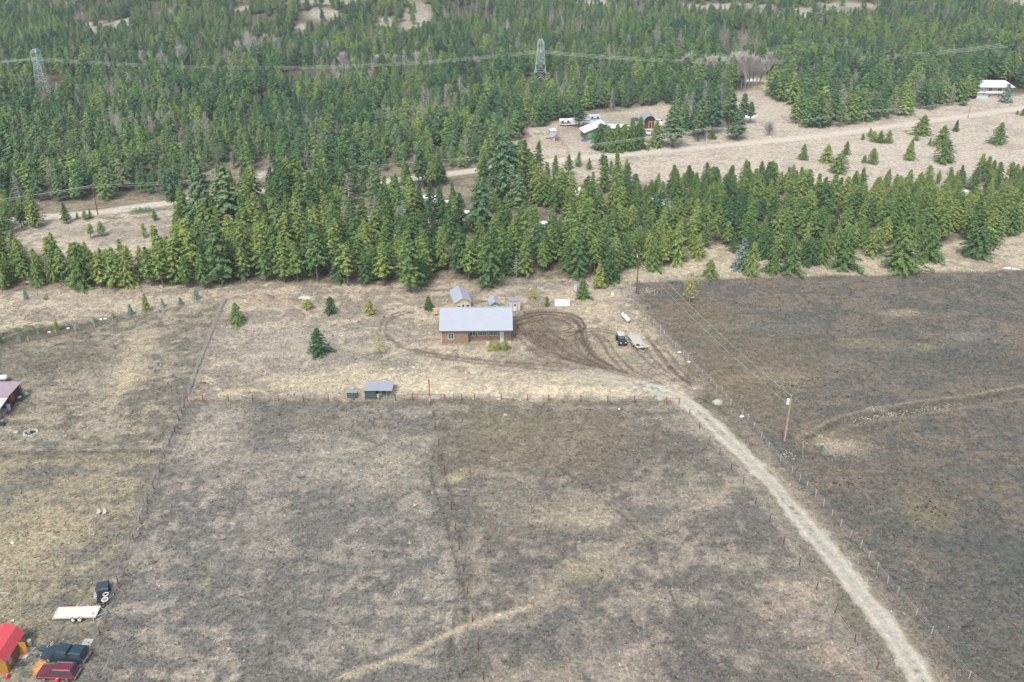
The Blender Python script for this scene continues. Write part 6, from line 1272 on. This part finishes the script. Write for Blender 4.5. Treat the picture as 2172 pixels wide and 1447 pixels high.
fence('wire_fence', 'pale mesh fence climbing from the cross fence to the wooden corner', densify([(400, 838), (420, 780), (440, 730), (460, 680), (472, 648), (480, 636)], 3.0), 1.3, .075, m_postw, [.14*k for k in range(1, 10)], px=False)
fence('wire_fence', 'diagonal wire fence with wooden posts behind the planted spruces', densify([(-120, 760), (0, 738), (120, 712), (240, 685), (346, 661), (412, 643), (478, 628)], 4.4), 1.3, .075, m_postw, (.2, .4, .6, .8, 1.0), px=False)
fence('wire_fence', 'faint wire fence at the foot of the strip of trees at upper left', densify([(80, 627), (180, 624), (300, 623), (440, 620)], 5), 1.2, .05, m_woodd, (.5, 1.0), px=False)
brace(461, 625, 481, 622, 1.6, m_postw, 'wooden corner frame at the top of the pale mesh fence', .1)
brace(318, 961, 346, 963, 1.5, m_postw, 'pale wooden corner brace at the end of the left pasture fence', .08)
fence('wire_fence', 'thin steel post fence along the dark ditch of the left pasture', densify([(-60, 961), (0, 961), (160, 959), (318, 961)], 3.2), 1.25, .035, m_postg, (.4, .8, 1.15), px=False)
fence('wire_fence', 'thin wire fence running left from the covered wagon', densify([(-60, 1236), (90, 1236), (190, 1234)], 3.5), 1.1, .03, m_postg, (.5, 1.0), px=False)
fence('garden_fence', 'pale mesh fence round the farm garden left of the coop', [(1098, 300), (1108, 316), (1185, 318), (1192, 304), (1205, 320), (1200, 328)], 1.3, .07, m_postw, (.3, .6, .9, 1.2))
fence('rail_fence', 'pale pole fence along the left bend of the gravel road', densify([(310, 425), (352, 411), (400, 400)], 3), 1.1, .05, BARKG, (.4, .8), px=False)

# ------------------------------------------------------------------ poles, wires, towers
def topz(u, v, vt):
    p = PG(u, v); a1 = TH+math.atan((vt-723.5)/F); return p, H-p.y*math.tan(a1)-p.z
def pole(u, v, vt, lb, m, arm=True, r_=.15, yaw=0, armw=1.2):
    p, hh_ = topz(u, v, vt); e = empty('utility_pole', p, yaw, lb, 'utility pole')
    MB().cyl((0, 0, 0), (0, 0, hh_), r_, r_*.65, 8).build('pole', m, e)
    if arm:
        MB().box(-armw, armw, -.18, -.06, hh_-.75, hh_-.6).build('crossarm', m, e)
        for x_ in (-armw+.1, 0, armw-.1): MB().cyl((x_, -.12 if x_ else 0, hh_-.6 if x_ else hh_), (x_, -.12 if x_ else 0, hh_-.4 if x_ else hh_+.2), .06, .04, 6).build('insulator', m_white, e)
    return e, p, hh_
pN, pN0, hN = pole(1664, 935, 838, 'bare tan service pole carrying a white transformer by the driveway', m_wood, False, .17)
MB().cyl((-.45, -.1, hN-1.75), (-.45, -.1, hN-.75), .27, .27, 14).build('transformer', m_white, pN); MB().cyl((-.55, -.1, hN-.75), (-.62, -.1, hN-.5), .05, .04, 6).build('bushing', m_rose, pN)
MB().tube([(0, 0, hN-.9), (.55, -.05, hN-.8), (1.0, -.1, hN-.85)], .04).cyl((1.0, -.1, hN-.85), (1.05, -.1, hN-1.05), .16, .1, 8).build('yard_lamp', m_postg, pN)
MB().cyl((-.4, 0, hN+.15), (0, 0, hN-.1), .05).build('top_bracket', m_postw, pN)
q = MB()
for z_ in (1.6, 2.4, 3.2, 5.6, 6.0): q.cyl((-.17, 0, z_), (.25, 0, z_), .03, .03, 4)
q.build('pole_steps', m_alu, pN)
pB, pB0, hB = pole(1350, 623, 534, 'tall brown pole at the top corner of the right-hand field', m_woodd, True, .17, 0, .55)
MB().cyl((-.35, -.1, hB-1.3), (-.35, -.1, hB-.9), .14, .14, 8).build('cutout', m_white, pB)
p = P(1354, 626); o = MB().cyl((0, 0, 0), (0, 0, 3.6), .12, .1, 8).build('stub_pole', m_woodd, None, loc=p); tag(o, 'short dark stub pole touching the tall brown pole', 'pole')
road_poles = [pole(208, 456, 392, 'dark pole beside the gravel road above the left clearing', m_woodd, True, .17, R(8)), pole(687, 402, 357, 'pale pole rising from the trees left of the giant fir', m_postw, True, .13, R(8)),
 pole(1497, 313, 271, 'pale wooden pole beside the road below the grove', m_wood, True, .13, R(8)), pole(1830, 262, 234, 'wooden pole by the road left of the far meadow pines', m_wood, True, .13, R(12)), pole(2053, 250, 213, 'wooden pole by the road below the white house', m_wood, True, .14, R(12))]
def cable(name, lb, a, b, sag, r_=.02, n=14):
    a, b = Vector(a), Vector(b); pts = [a.lerp(b, k/n)-Vector((0, 0, sag*4*(k/n)*(1-k/n))) for k in range(n+1)]
    q = MB().tube([t-a for t in pts], r_, 4); o = q.build('power_cable', mat('cable_metal', A(214, 222, 214), .5), None, loc=a); tag(o, lb, 'cable')
nt_ = pN0+Vector((0, 0, hN)); bt_ = pB0+Vector((0, 0, hB))
cable('c', 'upper service cable from the tall brown pole to the transformer pole', bt_, nt_+Vector((-.4, 0, .1)), 1.1, .016)
cable('c', 'lower service cable from the tall brown pole to the transformer pole', bt_+Vector((0, 0, -2.2)), nt_+Vector((0, 0, -2.0)), 1.2, .016)
far_ = P(1180, 440, 10.5); cable('c', 'upper cable from the tall brown pole back over the belt', bt_, far_, 1.0, .014); cable('c', 'lower cable from the tall brown pole back over the belt', bt_+Vector((0, 0, -1.5)), far_-Vector((0, 0, 1.5)), 1.0, .014)
rp_ = [(p_+Vector((0, 0, h_-.4))) for _, p_, h_ in road_poles]; L0 = P(-160, 520)+Vector((0, 0, 9.5)); R0 = PG(2380, 215)+Vector((0, 0, 9))
chain = [L0]+rp_+[R0]
for k, (a, b) in enumerate(zip(chain[:-1], chain[1:])):
    sp_ = ['left photo edge to the dark road pole', 'dark road pole to the pale pole in the trees', 'tree pole to the pole below the grove', 'pole below the grove to the pole left of the far meadow', 'far meadow pole to the pole below the white house', 'pole below the white house to the right photo edge'][k]
    for j, (dx, nm) in enumerate(((-1.0, 'near'), (0, 'middle'), (1.0, 'far'))): cable('c', nm+' roadside cable, '+sp_, a+Vector((dx*.2, dx, .3 if j == 1 else 0)), b+Vector((dx*.2, dx, .3 if j == 1 else 0)), (b-a).length*.012, .026)
def tower(u, v, vt, lb, yaw):
    p, ht = topz(u, v, vt); p = Vector((p.x, p.y, float(hgt(p.x, p.y)))); e = empty('transmission_tower', p, yaw, lb, 'pylon'); s = ht/20.0
    def ringp(z_, a, b): return [Vector((x_*a*s, y_*b*s, z_*s)) for x_, y_ in ((-1, -1), (1, -1), (1, 1), (-1, 1))]
    lv = [(0, 3.4, 3.4), (5, 2.7, 2.7), (9, 2.15, 2.1), (11, 2.0, 2.0), (12.6, 1.9, 2.6), (15.5, 1.5, 3.3), (18.4, 1.55, 3.0), (20, .8, 1.4)]
    rs = [ringp(*l) for l in lv]; t = .15
    legs = MB(); br = MB(); top = MB()
    for k in range(len(rs)-1):
        mb = legs if k < 4 else top
        for i in range(4): mb.cyl(rs[k][i], rs[k+1][i], t, t, 4, False)
        for i in range(4):
            j = (i+1) % 4; tgt = br if k < 4 else top
            tgt.cyl(rs[k+1][i], rs[k+1][j], t*.8, t*.8, 4, False)
            if k != 5: tgt.cyl(rs[k][i], rs[k+1][j], t*.6, t*.6, 4, False); tgt.cyl(rs[k][j], rs[k+1][i], t*.6, t*.6, 4, False)
            if k < 1:
                m_ = (rs[0][i]+rs[0][j])/2+Vector((0, 0, 2.5*s)); tgt.cyl(rs[0][i], m_, t*.5, t*.5, 4, False); tgt.cyl(rs[0][j], m_, t*.5, t*.5, 4, False)
    legs.build('legs', m_tower, e); br.build('bracing', m_tower, e); top.build('cage', m_tower, e)
    att = []
    for y_ in (-3.6, 0, 3.6):
        ins = MB().cyl((0, y_*s, 15.6*s if y_ else 18.0*s), (0, y_*s, 14.3*s), .12, .12, 6); ins.build('insulator', m_white, e); att.append(p+Matrix.Rotation(yaw, 3, 'Z') @ Vector((0, y_*s, 14.3*s)))
    return att
tl = tower(90, 176, 104, 'steel lattice transmission tower at upper left above the forest', 0)
tr_ = tower(1146, 172, 84, 'steel lattice transmission tower at top centre above the forest', 0)
endl = [a+(tl[0]-tr_[0])*.55+Vector((0, 0, -3)) for a in tl]; endr = [a+(tr_[0]-tl[0])*.95+Vector((0, 8, -1.5)) for a in tr_]
for k, nm in enumerate(('near', 'middle', 'far')):
    for dz_ in (0,):
        w_ = ''; D = Vector((0, 0, dz_))
        cable('c', f'{nm} high-voltage line between the two lattice towers', tl[k]+D, tr_[k]+D, 5.5, .05, 30)
        cable('c', f'{nm} high-voltage line from the left lattice tower to the left edge', endl[k]+D, tl[k]+D, 1.5, .06)
        cable('c', f'{nm} high-voltage line from the centre lattice tower to the right edge', tr_[k]+D, endr[k]+D, 6, .06, 30)

# ------------------------------------------------------------------ haze
hz = MB().box(-1700, 1700, -500, 2700, -1.2, 330).build('haze', mat('tmp', (.5, .5, .5)), None)
tag(hz, kind='stuff')
m = bpy.data.materials.new('haze'); m.use_nodes = True; n = m.node_tree; n.nodes.clear()
pv = n.nodes.new('ShaderNodeVolumePrincipled'); pv.inputs['Color'].default_value = (.80, .90, 1, 1); pv.inputs['Density'].default_value = HAZE; pv.inputs['Anisotropy'].default_value = .0
oo = n.nodes.new('ShaderNodeOutputMaterial'); n.links.new(pv.outputs[0], oo.inputs['Volume']); hz.data.materials.clear(); hz.data.materials.append(m)
